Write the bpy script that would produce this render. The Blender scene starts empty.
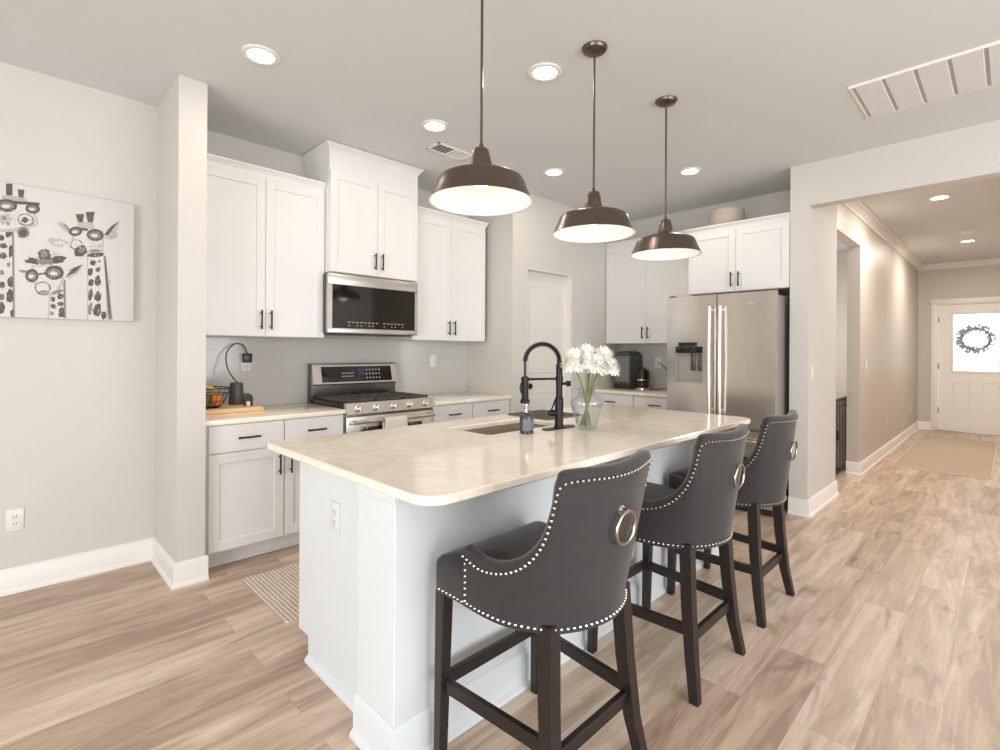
import bpy, bmesh, math, random
from mathutils import Vector, Matrix
random.seed(7)
PI = math.pi
sc = bpy.context.scene
COL = sc.collection

# ------------------------------------------------------------------ camera
F_PX, YAW, ROLL, DY, CAM_H = 505.1, math.radians(45.34), math.radians(0.34), -24.57, 1.33
cd = bpy.data.cameras.new('camera'); cam = bpy.data.objects.new('camera', cd); COL.objects.link(cam)
cd.sensor_fit = 'HORIZONTAL'; cd.sensor_width = 36.0; cd.lens = F_PX / 1000 * 36.0
cd.shift_x = 0.0; cd.shift_y = DY / 1000.0; cd.clip_start = 0.05; cd.clip_end = 200
fw = Vector((math.cos(YAW), math.sin(YAW), 0)); rt = Vector((math.sin(YAW), -math.cos(YAW), 0)); up = Vector((0, 0, 1))
r2 = rt * math.cos(ROLL) + up * math.sin(ROLL); u2 = up * math.cos(ROLL) - rt * math.sin(ROLL)
M = Matrix((r2, u2, -fw)).transposed().to_4x4(); M.translation = (0, 0, CAM_H)
cam.matrix_world = M
sc.camera = cam

# ------------------------------------------------------------------ world, view, daylight
sc.view_settings.view_transform = 'Standard'; sc.view_settings.look = 'None'
sc.view_settings.gamma = 1.0; sc.view_settings.use_curve_mapping = False
sc.view_settings.exposure = 0.05
w = bpy.data.worlds.new('daylight'); sc.world = w; w.use_nodes = True
bg = w.node_tree.nodes['Background']; bg.inputs[0].default_value = (0.90, 0.96, 1.0, 1); bg.inputs[1].default_value = 1.6
sc.cycles.max_bounces = 10; sc.cycles.diffuse_bounces = 6; sc.cycles.glossy_bounces = 4
sc.cycles.transmission_bounces = 8; sc.cycles.transparent_max_bounces = 12
sc.cycles.sample_clamp_indirect = 6.0
sc.cycles.use_denoising = True
sc.cycles.caustics_reflective = False; sc.cycles.caustics_refractive = False

def area(name, loc, direction, sx, sy, power, col, shape='RECTANGLE', spread=PI):
    l = bpy.data.lights.new(name, 'AREA'); l.shape = shape; l.size = sx; l.size_y = sy
    l.energy = power; l.color = col; l.spread = spread
    o = bpy.data.objects.new(name, l); COL.objects.link(o); o.location = loc
    o.rotation_euler = Vector(direction).to_track_quat('-Z', 'Y').to_euler()
    return o
DAY = (0.93, 0.965, 1.0); WARM = (1.0, 0.89, 0.78)
area('patio_daylight', (-4.30, -0.7, 1.2), (1, 0, 0), 3.4, 2.2, 205, DAY)  # area lamp in an unseen opening, moved so it reaches the base cabinets
area('side_window_daylight', (1.4, -3.80, 1.45), (0, 1, 0), 4.4, 2.0, 165, DAY)
area('side_room_fill', (7.6, 2.40, 1.5), (0, -1, 0), 1.6, 1.4, 24, (1, 0.98, 0.95))  # unseen lamp added to brighten the side room behind the doorway
CEIL = 2.86
DOWN_W, HALL_W, PEND_W = 3.0, 35.0, 0.6

# ------------------------------------------------------------------ materials
def lin(c):
    return tuple(((v/255)/12.92 if v/255 <= 0.04045 else (((v/255)+0.055)/1.055)**2.4) for v in c)
def nodes(name):
    m = bpy.data.materials.new(name); m.use_nodes = True
    nt = m.node_tree
    return m, nt, nt.nodes['Principled BSDF']
def mat(name, rgb, rough=0.5, metal=0.0, var=0.03, scale=8.0, bump=0.0, bscale=200.0, spec=None, coat=0.0, stretch=None, sheen=0.0):
    """one procedural material: a colour with a fine noise variation and, if asked, a noise bump"""
    m, nt, b = nodes(name); N, L = nt.nodes, nt.links
    c = lin(rgb)
    tc = N.new('ShaderNodeTexCoord'); mp = N.new('ShaderNodeMapping'); L.new(tc.outputs['Object'], mp.inputs[0])
    if stretch: mp.inputs['Scale'].default_value = stretch
    n = N.new('ShaderNodeTexNoise'); n.inputs['Scale'].default_value = scale; n.inputs['Detail'].default_value = 4
    L.new(mp.outputs[0], n.inputs['Vector'])
    mx = N.new('ShaderNodeMix'); mx.data_type = 'RGBA'
    mx.inputs[6].default_value = tuple(v*(1-var) for v in c)+(1,); mx.inputs[7].default_value = tuple(min(1, v*(1+var)) for v in c)+(1,)
    L.new(n.outputs['Fac'], mx.inputs[0]); L.new(mx.outputs[2], b.inputs['Base Color'])
    b.inputs['Roughness'].default_value = rough; b.inputs['Metallic'].default_value = metal
    if spec is not None: b.inputs['Specular IOR Level'].default_value = spec
    if coat: b.inputs['Coat Weight'].default_value = coat; b.inputs['Coat Roughness'].default_value = 0.1
    if sheen: b.inputs['Sheen Weight'].default_value = sheen; b.inputs['Sheen Roughness'].default_value = 0.4
    if bump:
        n2 = N.new('ShaderNodeTexNoise'); n2.inputs['Scale'].default_value = bscale; n2.inputs['Detail'].default_value = 3
        L.new(mp.outputs[0], n2.inputs['Vector'])
        bp = N.new('ShaderNodeBump'); bp.inputs['Strength'].default_value = bump; bp.inputs['Distance'].default_value = 0.002
        L.new(n2.outputs['Fac'], bp.inputs['Height']); L.new(bp.outputs[0], b.inputs['Normal'])
    return m
def emit(name, rgb, strength):
    m, nt, b = nodes(name)
    b.inputs['Base Color'].default_value = (0.8, 0.8, 0.8, 1)
    b.inputs['Emission Color'].default_value = rgb+(1,); b.inputs['Emission Strength'].default_value = strength
    return m
def glass(name, rgb=(1, 1, 1), thin=True, mixv=0.12):
    """clear glass: transparent with a fresnel gloss, so light still passes"""
    m = bpy.data.materials.new(name); m.use_nodes = True; nt = m.node_tree; N, L = nt.nodes, nt.links
    N.clear(); out = N.new('ShaderNodeOutputMaterial'); mix = N.new('ShaderNodeMixShader')
    t = N.new('ShaderNodeBsdfTransparent'); t.inputs[0].default_value = rgb+(1,)
    g = N.new('ShaderNodeBsdfGlossy'); g.inputs['Roughness'].default_value = 0.02
    lw = N.new('ShaderNodeLayerWeight'); lw.inputs[0].default_value = 0.25
    ml = N.new('ShaderNodeMath'); ml.operation = 'MULTIPLY_ADD'; ml.inputs[1].default_value = 0.42; ml.inputs[2].default_value = mixv*0.3
    L.new(lw.outputs['Facing'], ml.inputs[0]); L.new(ml.outputs[0], mix.inputs[0])
    L.new(t.outputs[0], mix.inputs[1]); L.new(g.outputs[0], mix.inputs[2]); L.new(mix.outputs[0], out.inputs[0])
    return m

def floor_material():
    m, nt, b = nodes('oak_plank_floor'); N, L = nt.nodes, nt.links
    tc = N.new('ShaderNodeTexCoord')
    br = N.new('ShaderNodeTexBrick'); br.offset = 0.37; br.offset_frequency = 2; br.squash = 1
    for k, v in (('Scale', 1.0), ('Brick Width', 1.25), ('Row Height', 0.182), ('Mortar Size', 0.0012), ('Mortar Smooth', 0.3), ('Bias', 0.0)):
        br.inputs[k].default_value = v
    br.inputs['Color1'].default_value = (0, 0, 0, 1); br.inputs['Color2'].default_value = (1, 1, 1, 1); br.inputs['Mortar'].default_value = (0.5, 0.5, 0.5, 1)
    L.new(tc.outputs['Object'], br.inputs['Vector'])
    # per plank offset of the grain so that no two boards match
    sc_ = N.new('ShaderNodeVectorMath'); sc_.operation = 'MULTIPLY'; sc_.inputs[1].default_value = (7.3, 3.1, 0)
    L.new(br.outputs['Color'], sc_.inputs[0])
    ad = N.new('ShaderNodeVectorMath'); ad.operation = 'ADD'; L.new(tc.outputs['Object'], ad.inputs[0]); L.new(sc_.outputs[0], ad.inputs[1])
    mp = N.new('ShaderNodeMapping'); mp.inputs['Scale'].default_value = (1.1, 9.0, 1); L.new(ad.outputs[0], mp.inputs[0])
    n1 = N.new('ShaderNodeTexNoise'); n1.inputs['Scale'].default_value = 1.6; n1.inputs['Detail'].default_value = 6; n1.inputs['Roughness'].default_value = 0.6; n1.inputs['Distortion'].default_value = 0.8
    L.new(mp.outputs[0], n1.inputs['Vector'])
    mp2 = N.new('ShaderNodeMapping'); mp2.inputs['Scale'].default_value = (3.0, 60.0, 1); L.new(ad.outputs[0], mp2.inputs[0])
    n2 = N.new('ShaderNodeTexNoise'); n2.inputs['Scale'].default_value = 1.5; n2.inputs['Detail'].default_value = 4; L.new(mp2.outputs[0], n2.inputs['Vector'])
    # knots and dark cathedral streaks
    mp3 = N.new('ShaderNodeMapping'); mp3.inputs['Scale'].default_value = (0.9, 3.6, 1); L.new(ad.outputs[0], mp3.inputs[0])
    n3 = N.new('ShaderNodeTexNoise'); n3.inputs['Scale'].default_value = 1.9; n3.inputs['Detail'].default_value = 3; n3.inputs['Distortion'].default_value = 1.5; L.new(mp3.outputs[0], n3.inputs['Vector'])
    r3 = N.new('ShaderNodeMapRange'); r3.inputs[1].default_value = 0.60; r3.inputs[2].default_value = 0.74; L.new(n3.outputs['Fac'], r3.inputs[0])
    cr = N.new('ShaderNodeValToRGB'); e = cr.color_ramp.elements
    e[0].position = 0.25; e[0].color = lin((166, 143, 123))+(1,)
    e[1].position = 0.75; e[1].color = lin((222, 203, 183))+(1,)
    k = cr.color_ramp.elements.new(0.5); k.color = lin((199, 175, 153))+(1,)
    # plank tone + grain -> ramp
    bw = N.new('ShaderNodeRGBToBW'); L.new(br.outputs['Color'], bw.inputs[0])
    m1 = N.new('ShaderNodeMath'); m1.operation = 'MULTIPLY'; m1.inputs[1].default_value = 0.36; L.new(bw.outputs[0], m1.inputs[0])
    m2 = N.new('ShaderNodeMath'); m2.operation = 'MULTIPLY_ADD'; m2.inputs[1].default_value = 1.15; L.new(n1.outputs['Fac'], m2.inputs[0]); L.new(m1.outputs[0], m2.inputs[2])
    m3 = N.new('ShaderNodeMath'); m3.operation = 'MULTIPLY_ADD'; m3.inputs[1].default_value = 0.22; L.new(n2.outputs['Fac'], m3.inputs[0]); L.new(m2.outputs[0], m3.inputs[2])
    m4 = N.new('ShaderNodeMath'); m4.operation = 'SUBTRACT'; m4.inputs[1].default_value = 0.35; L.new(m3.outputs[0], m4.inputs[0])
    L.new(m4.outputs[0], cr.inputs[0])
    dk = N.new('ShaderNodeMix'); dk.data_type = 'RGBA'; dk.inputs[7].default_value = lin((132, 107, 90))+(1,)
    mm = N.new('ShaderNodeMath'); mm.operation = 'MULTIPLY'; mm.inputs[1].default_value = 0.65; L.new(r3.outputs[0], mm.inputs[0])
    L.new(mm.outputs[0], dk.inputs[0]); L.new(cr.outputs[0], dk.inputs[6])
    sm = N.new('ShaderNodeMix'); sm.data_type = 'RGBA'; sm.inputs[7].default_value = lin((120, 98, 82))+(1,)
    mf = N.new('ShaderNodeMath'); mf.operation = 'MULTIPLY'; mf.inputs[1].default_value = 0.4; L.new(br.outputs['Fac'], mf.inputs[0])
    L.new(mf.outputs[0], sm.inputs[0]); L.new(dk.outputs[2], sm.inputs[6]); L.new(sm.outputs[2], b.inputs['Base Color'])
    b.inputs['Roughness'].default_value = 0.36; b.inputs['Specular IOR Level'].default_value = 0.45
    bp = N.new('ShaderNodeBump'); bp.inputs['Strength'].default_value = 0.12; bp.inputs['Distance'].default_value = 0.002
    L.new(n2.outputs['Fac'], bp.inputs['Height']); L.new(bp.outputs[0], b.inputs['Normal'])
    return m
def quartz_material():
    m, nt, b = nodes('cream_quartz'); N, L = nt.nodes, nt.links
    tc = N.new('ShaderNodeTexCoord')
    n1 = N.new('ShaderNodeTexNoise'); n1.inputs['Scale'].default_value = 2.2; n1.inputs['Detail'].default_value = 7; n1.inputs['Distortion'].default_value = 1.6
    L.new(tc.outputs['Object'], n1.inputs['Vector'])
    cr = N.new('ShaderNodeValToRGB'); e = cr.color_ramp.elements
    e[0].position = 0.35; e[0].color = lin((247, 237, 221))+(1,); e[1].position = 0.65; e[1].color = lin((250, 241, 226))+(1,)
    k = cr.color_ramp.elements.new(0.5); k.color = lin((243, 230, 211))+(1,)
    k = cr.color_ramp.elements.new(0.46); k.color = lin((250, 241, 226))+(1,)
    L.new(n1.outputs['Fac'], cr.inputs[0]); L.new(cr.outputs[0], b.inputs['Base Color'])
    b.inputs['Roughness'].default_value = 0.10; b.inputs['Specular IOR Level'].default_value = 0.5
    return m
def tile_material(name, bw, rh, rgb, grout, axis):
    m, nt, b = nodes(name); N, L = nt.nodes, nt.links
    tc = N.new('ShaderNodeTexCoord'); sp = N.new('ShaderNodeSeparateXYZ'); L.new(tc.outputs['Object'], sp.inputs[0])
    cb = N.new('ShaderNodeCombineXYZ'); L.new(sp.outputs[axis], cb.inputs[0]); L.new(sp.outputs[2], cb.inputs[1])
    br = N.new('ShaderNodeTexBrick'); br.offset = 0.5
    for k, v in (('Scale', 1.0), ('Brick Width', bw), ('Row Height', rh), ('Mortar Size', 0.0018), ('Mortar Smooth', 0.2)): br.inputs[k].default_value = v
    c = lin(rgb)
    br.inputs['Color1'].default_value = tuple(v*0.96 for v in c)+(1,); br.inputs['Color2'].default_value = c+(1,); br.inputs['Mortar'].default_value = lin(grout)+(1,)
    L.new(cb.outputs[0], br.inputs['Vector']); L.new(br.outputs['Color'], b.inputs['Base Color'])
    b.inputs['Roughness'].default_value = 0.12
    bp = N.new('ShaderNodeBump'); bp.inputs['Strength'].default_value = 0.4; bp.inputs['Distance'].default_value = 0.001; bp.invert = True
    L.new(br.outputs['Fac'], bp.inputs['Height']); L.new(bp.outputs[0], b.inputs['Normal'])
    return m
def stripe_material(name, cols, axis, freq, rough=0.9, warp=0.15):
    m, nt, b = nodes(name); N, L = nt.nodes, nt.links
    tc = N.new('ShaderNodeTexCoord'); wv = N.new('ShaderNodeTexWave'); wv.wave_type = 'BANDS'; wv.bands_direction = axis
    wv.inputs['Scale'].default_value = freq; wv.inputs['Distortion'].default_value = 1.2; wv.inputs['Detail'].default_value = 3; wv.inputs['Detail Scale'].default_value = 2.0
    L.new(tc.outputs['Object'], wv.inputs['Vector'])
    n = N.new('ShaderNodeTexNoise'); n.inputs['Scale'].default_value = 30; n.inputs['Detail'].default_value = 3; L.new(tc.outputs['Object'], n.inputs['Vector'])
    ad = N.new('ShaderNodeMath'); ad.operation = 'MULTIPLY_ADD'; ad.inputs[1].default_value = warp*2; L.new(n.outputs['Fac'], ad.inputs[0]); L.new(wv.outputs['Fac'], ad.inputs[2])
    sb = N.new('ShaderNodeMath'); sb.operation = 'SUBTRACT'; sb.inputs[1].default_value = warp; L.new(ad.outputs[0], sb.inputs[0])
    cr = N.new('ShaderNodeValToRGB'); e = cr.color_ramp.elements
    e[0].position = 0.15; e[0].color = lin(cols[0])+(1,); e[1].position = 0.5; e[1].color = lin(cols[1])+(1,)
    L.new(sb.outputs[0], cr.inputs[0]); L.new(cr.outputs[0], b.inputs['Base Color']); b.inputs['Roughness'].default_value = rough
    bp = N.new('ShaderNodeBump'); bp.inputs['Strength'].default_value = 0.5; bp.inputs['Distance'].default_value = 0.004
    L.new(sb.outputs[0], bp.inputs['Height']); L.new(bp.outputs[0], b.inputs['Normal'])
    return m

WALL = mat('greige_wall_paint', (208, 204, 198), 0.75, var=0.01, bump=0.05, bscale=260)
HALLW = mat('hall_wall_paint', (201, 194, 184), 0.45, var=0.01, bump=0.04, bscale=260)
CEILM = mat('ceiling_paint', (216, 218, 219), 0.9, var=0.008, bump=0.08, bscale=180)
TRIM = mat('white_trim_paint', (236, 233, 228), 0.38, var=0.006)
CAB = mat('white_cabinet_paint', (229, 227, 225), 0.36, var=0.006)
ISL = mat('island_white_paint', (219, 225, 228), 0.42, var=0.012, scale=5)  # white paint with the blue tint of cool daylight mixed in
DOORM = mat('interior_door_paint', (226, 222, 215), 0.4, var=0.006)
FLOOR = floor_material(); QUARTZ = quartz_material()
TILE = tile_material('grey_subway_tile', 0.305, 0.102, (196, 195, 190), (202, 200, 196), 0)
TILE_F = tile_material('grey_subway_tile_turned', 0.305, 0.102, (196, 195, 190), (202, 200, 196), 1)
BLACK = mat('matte_black_metal', (38, 36, 35), 0.38, 0.6, var=0.05)
STEEL = mat('brushed_stainless', (205, 199, 193), 0.33, 1.0, var=0.05, scale=3, stretch=(120, 120, 1))
FSTEEL = mat('fridge_steel', (212, 205, 197), 0.22, 1.0, var=0.03, scale=3, bump=0.55, bscale=1.0, stretch=(1, 9, 0.5))
STEEL_D = mat('dark_stainless', (110, 105, 101), 0.35, 1.0, var=0.05)
STEEL_S = mat('sink_steel', (184, 168, 153), 0.42, 0.45, var=0.04)  # brown of warm reflections put into the steel colour
BGLASS = mat('black_glass', (22, 20, 20), 0.06, 0.0, var=0.02, spec=0.6)
BENAMEL = mat('black_enamel', (44, 41, 40), 0.36, var=0.05)
GRATE = mat('cast_iron_grate', (82, 76, 72), 0.5, var=0.08)
GREY_PL = mat('dark_grey_plastic', (74, 74, 75), 0.45, var=0.04)
SATIN = mat('satin_handle_steel', (226, 221, 215), 0.36, 1.0, var=0.02)
CHROME = mat('polished_chrome', (215, 213, 210), 0.1, 1.0, var=0.01)
BRONZE = mat('oil_rubbed_bronze', (108, 95, 88), 0.32, 0.9, var=0.10, scale=5)
SHADE_IN = mat('white_enamel', (240, 240, 238), 0.45, var=0.005)
VELVET = mat('charcoal_velvet', (47, 44, 44), 0.8, var=0.12, scale=25, bump=0.2, bscale=420, sheen=0.3)
DARKWOOD = mat('espresso_wood', (34, 27, 25), 0.35, var=0.16, scale=10, stretch=(6, 6, 1))
NAIL = mat('brushed_nickel', (196, 186, 170), 0.25, 1.0, var=0.02)
RINGM = mat('antique_nickel', (176, 164, 146), 0.28, 1.0, var=0.05)
WOOD = mat('maple_board', (222, 188, 147), 0.5, var=0.14, scale=6, stretch=(2, 20, 20))
ORANGE = mat('orange_peel', (226, 128, 62), 0.5, var=0.12, bump=0.3, bscale=150)
AVOC = mat('dark_green_fruit', (92, 84, 48), 0.5, var=0.2)
BANANA = mat('yellow_fruit', (206, 176, 78), 0.5, var=0.1)
TOWEL = mat('cream_terry', (226, 217, 205), 0.95, var=0.05, bump=0.6, bscale=300)
PLATE = mat('white_plastic_plate', (226, 223, 218), 0.35, var=0.005)
SLOT = mat('outlet_slot', (120, 115, 110), 0.6)
GLASSM = glass('clear_glass', (0.97, 0.98, 0.98), mixv=0.2)
VASEG = glass('vase_glass', (0.975, 0.98, 0.985), mixv=0.08)
PANE = glass('window_glass', (0.98, 0.99, 1.0), mixv=0.1)
WATER = glass('vase_water', (0.93, 0.95, 0.94), mixv=0.1)
STEM = mat('green_stem', (122, 134, 84), 0.5, var=0.2)
PETAL = mat('white_petal', (253, 251, 244), 0.6, var=0.02)
PETAL.node_tree.nodes['Principled BSDF'].inputs['Subsurface Weight'].default_value = 0.15
HEART = mat('yellow_green_flower_heart', (244, 241, 222), 0.6, var=0.1)
RATTAN = mat('woven_rattan', (178, 167, 155), 0.7, var=0.14, scale=60, bump=0.7, bscale=160)
RUNNER = stripe_material('striped_woven_runner', ((186, 166, 151), (228, 214, 202)), 'X', 15.0, warp=0.5)
HALLRUG = mat('tan_hall_rug', (186, 170, 153), 0.95, var=0.10, scale=7, bump=0.5, bscale=250)
RUGEDGE = mat('rug_border', (205, 191, 173), 0.95, var=0.05)
CANVAS = mat('canvas_white', (213, 210, 207), 0.85, var=0.01, bump=0.15, bscale=500)
INK_D = mat('charcoal_ink', (96, 91, 91), 0.9, var=0.25, scale=120)
INK_M = mat('grey_ink', (138, 133, 131), 0.9, var=0.2, scale=120)
INK_L = mat('pale_grey_ink', (186, 182, 179), 0.9, var=0.1, scale=120)
LEAF = mat('dusty_green_leaf', (158, 176, 178), 0.7, var=0.25, scale=30)
TWIG = mat('brown_twig', (120, 112, 104), 0.8, var=0.2)
LED = emit('downlight_led', (1.0, 0.93, 0.84), 14.0)
LEDW = emit('hall_downlight_led', (1.0, 0.86, 0.70), 12.0)
BULB = emit('pendant_bulb', (1.0, 0.93, 0.84), 2.0)
DISPLAY = mat('blue_display', (58, 60, 96), 0.2)
LEGEND = mat('printed_legend', (176, 172, 168), 0.6)
LABEL = mat('grey_label', (112, 114, 124), 0.5, var=0.1)
DARKMAT = mat('dark_grey_drying_mat', (92, 86, 84), 0.55, var=0.1)

# ------------------------------------------------------------------ mesh helpers
class MB:
    def __init__(self): self.bm = bmesh.new(); self.mi = 0
    def _done(self, faces):
        for f in faces: f.material_index = self.mi
    def box(self, x0, x1, y0, y1, z0, z1, bev=0.0, seg=2):
        x0, x1 = sorted((x0, x1)); y0, y1 = sorted((y0, y1)); z0, z1 = sorted((z0, z1))
        v = [self.bm.verts.new((x, y, z)) for z in (z0, z1) for x, y in ((x0, y0), (x1, y0), (x1, y1), (x0, y1))]
        fs = [self.bm.faces.new([v[i] for i in q]) for q in ((3, 2, 1, 0), (4, 5, 6, 7), (0, 1, 5, 4), (1, 2, 6, 5), (2, 3, 7, 6), (3, 0, 4, 7))]
        self._done(fs)
        if bev:
            es = list({e for f in fs for e in f.edges})
            r = bmesh.ops.bevel(self.bm, geom=es, offset=bev, segments=seg, profile=0.5, affect='EDGES')
            self._done(r['faces'])
        return self
    def prism(self, pts, vec, smooth=True):
        """closed polygon (3D points) pushed along vec"""
        vec = Vector(vec); a = [self.bm.verts.new(p) for p in pts]; b = [self.bm.verts.new(Vector(p)+vec) for p in pts]
        n = len(pts); fs = [self.bm.faces.new(a[::-1]), self.bm.faces.new(b)]
        fs += [self.bm.faces.new((a[i], a[(i+1) % n], b[(i+1) % n], b[i])) for i in range(n)]
        self._done(fs); return self
    def lathe(self, prof, c=(0, 0, 0), n=32, axis='Z', cap=True):
        rings = []; c = Vector(c)
        for r, z in prof:
            if r < 1e-5: rings.append([self.bm.verts.new(self._ax(0, 0, z, axis)+c)])
            else: rings.append([self.bm.verts.new(self._ax(r*math.cos(2*PI*i/n), r*math.sin(2*PI*i/n), z, axis)+c) for i in range(n)])
        fs = []
        for p, q in zip(rings, rings[1:]):
            for i in range(n):
                j = (i+1) % n
                a = [p[i], p[j]] if len(p) > 1 else [p[0]]
                b = [q[j], q[i]] if len(q) > 1 else [q[0]]
                if len(a)+len(b) >= 3: fs.append(self.bm.faces.new(a+b))
        if cap:
            for rg, fl in ((rings[0], True), (rings[-1], False)):
                if len(rg) > 1: fs.append(self.bm.faces.new(rg[::-1] if fl else rg))
        self._done(fs); return self
    @staticmethod
    def _ax(x, y, z, axis):
        return Vector((x, y, z)) if axis == 'Z' else Vector((z, x, y)) if axis == 'X' else Vector((y, z, x))
    def tube(self, pts, r, n=10, closed=False, cap=True):
        pts = [Vector(p) for p in pts]; m = len(pts); rs = r if isinstance(r, (list, tuple)) else [r]*m
        rings = []; ref = None
        for i, p in enumerate(pts):
            if closed: t = pts[(i+1) % m]-pts[i-1]
            else: t = pts[min(i+1, m-1)]-pts[max(i-1, 0)]
            t.normalize()
            if ref is None: ref = Vector((0, 0, 1)) if abs(t.z) < 0.9 else Vector((1, 0, 0))
            u = ref-t*ref.dot(t); u.normalize(); ref = u; v = t.cross(u)
            rings.append([self.bm.verts.new(p+(u*math.cos(2*PI*k/n)+v*math.sin(2*PI*k/n))*rs[i]) for k in range(n)])
        fs = []
        for i in range(m if closed else m-1):
            a, b = rings[i], rings[(i+1) % m]
            for k in range(n): fs.append(self.bm.faces.new((a[k], a[(k+1) % n], b[(k+1) % n], b[k])))
        if cap and not closed: fs += [self.bm.faces.new(rings[0][::-1]), self.bm.faces.new(rings[-1])]
        self._done(fs); return self
    def sphere(self, c, r, n=12, m=8, sc_=(1, 1, 1), rot=None):
        rings = []; c = Vector(c)
        for i in range(m+1):
            a = PI*i/m
            ring = []
            for k in range(1 if i in (0, m) else n):
                p = Vector((math.sin(a)*math.cos(2*PI*k/n)*r*sc_[0], math.sin(a)*math.sin(2*PI*k/n)*r*sc_[1], math.cos(a)*r*sc_[2]))
                if rot is not None: p = rot @ p
                ring.append(self.bm.verts.new(c+p))
            rings.append(ring)
        fs = []
        for p, q in zip(rings, rings[1:]):
            for k in range(n):
                j = (k+1) % n
                a = [p[k], p[j]] if len(p) > 1 else [p[0]]
                b = [q[j], q[k]] if len(q) > 1 else [q[0]]
                fs.append(self.bm.faces.new((a+b)[::-1]))
        self._done(fs); return self
    def beam(self, a, b, wa, wb, ha=None, hb=None, side=None):
        """square tapering bar from a to b"""
        a, b = Vector(a), Vector(b); t = (b-a).normalized()
        s = Vector(side) if side else (Vector((1, 0, 0)) if abs(t.x) < 0.9 else Vector((0, 1, 0)))
        u = (s-t*s.dot(t)).normalized(); v = t.cross(u); ha = ha or wa; hb = hb or wb
        A = [self.bm.verts.new(a+u*x*wa/2+v*y*ha/2) for x, y in ((-1, -1), (1, -1), (1, 1), (-1, 1))]
        B = [self.bm.verts.new(b+u*x*wb/2+v*y*hb/2) for x, y in ((-1, -1), (1, -1), (1, 1), (-1, 1))]
        fs = [self.bm.faces.new(A[::-1]), self.bm.faces.new(B)]+[self.bm.faces.new((A[i], A[(i+1) % 4], B[(i+1) % 4], B[i])) for i in range(4)]
        self._done(fs)
        es = [A[i].link_edges for i in range(4)]
        r = bmesh.ops.bevel(self.bm, geom=list({e for f in fs for e in f.edges}), offset=min(wa, wb)*0.1, segments=1, affect='EDGES')
        self._done(r['faces']); return self
    def grid(self, P, closed_u=False):
        V = [[self.bm.verts.new(p) for p in row] for row in P]; fs = []
        for i in range(len(V)-1):
            n = len(V[i])
            for j in range(n if closed_u else n-1):
                fs.append(self.bm.faces.new((V[i][j], V[i][(j+1) % n], V[i+1][(j+1) % n], V[i+1][j])))
        self._done(fs); return self

def wloc(o):
    v = Vector((0, 0, 0))
    while o is not None: v += Vector(o.location); o = o.parent
    return v
def obj(name, mb, m, parent=None, at=None, smooth=35, label=None):
    """one mesh object. Points were given in world space (or in the space of a thing that stands at the origin)."""
    bm = mb.bm
    base = wloc(parent) if parent is not None else Vector(at if at is not None else (0, 0, 0))
    if parent is not None and at is not None: base = Vector(at)
    bmesh.ops.recalc_face_normals(bm, faces=bm.faces[:])
    if base.length: bmesh.ops.translate(bm, verts=bm.verts[:], vec=-base)
    me = bpy.data.meshes.new(name); bm.to_mesh(me); bm.free()
    for k in (m if isinstance(m, (list, tuple)) else [m]): me.materials.append(k)
    if smooth:
        me.polygons.foreach_set('use_smooth', [True]*len(me.polygons)); me.set_sharp_from_angle(angle=math.radians(smooth))
    o = bpy.data.objects.new(name, me); COL.objects.link(o)
    if parent is not None:
        o.parent = parent
        if at is not None: o.location = Vector(at)-wloc(parent)
    else: o.location = base
    if label: o['label'] = label
    return o
def tag(o, label, cat, group=None):
    o['label'] = label; o['category'] = cat
    if group: o['group'] = group
    return o
def thing(name, label, cat, loc, group=None):
    o = bpy.data.objects.new(name, None); COL.objects.link(o); o.location = loc; o.empty_display_size = 0.05
    return tag(o, label, cat, group)
def struct(name, mb, m, label=None, parent=None, smooth=35):
    o = obj(name, mb, m, parent, smooth=smooth)
    if parent is None: o['kind'] = 'structure'
    if label and parent is None: o['label'] = label
    return o
def dup(root, loc, label, group=None):
    r = root.copy(); COL.objects.link(r); r.location = loc; r['label'] = label
    if group: r['group'] = group
    for ch in list(root.children):
        c = ch.copy(); COL.objects.link(c); c.parent = r
        for g in ch.children:
            d = g.copy(); COL.objects.link(d); d.parent = c
    return r
def lerp(a, b, t): return a+(b-a)*t
def catmull(pts, n):
    """smooth resample of a list of tuples"""
    P = [pts[0]]+list(pts)+[pts[-1]]; out = []; segs = len(pts)-1
    for i in range(n+1):
        s = i/n*segs; k = min(int(s), segs-1); t = s-k
        p0, p1, p2, p3 = P[k], P[k+1], P[k+2], P[k+3]
        out.append(tuple(0.5*((2*b)+(-a+c)*t+(2*a-5*b+4*c-d)*t*t+(-a+3*b-3*c+d)*t**3) for a, b, c, d in zip(p0, p1, p2, p3)))
    return out

# ------------------------------------------------------------------ the setting
YG, YK, XP, YP, XF, XS, YH, XE = 3.81, 3.96, 3.42, 3.30, 5.29, 4.645, 1.153, 11.45
BX, BY = -4.40, -3.90          # back and side walls of the great room, behind the camera
struct('floor', MB().box(BX, 12.6, BY, 5.2, -0.06, 0), FLOOR, 'greige oak plank floor running from kitchen into the hall', smooth=0)
struct('ceiling', MB().box(BX, 12.6, BY, 5.2, CEIL, CEIL+0.08), CEILM, 'flat white ceiling', smooth=0)
struct('wall_dining', MB().box(BX, 0.70, YG, YG+0.12, 0, CEIL), WALL, 'pale wall behind the giraffe canvas')
struct('wall_wing', MB().box(0.70, 0.843, 3.27, YK+0.12, 0, CEIL), WALL, 'narrow wing wall ending the kitchen run')
struct('wall_kitchen', MB().box(0.843, XP+0.1, YK, YK+0.12, 0, CEIL), WALL, 'wall behind the range')
struct('backsplash_kitchen', MB().box(0.844, XP-0.001, YK-0.008, YK-0.0005, 0.895, 1.43), TILE)
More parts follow.
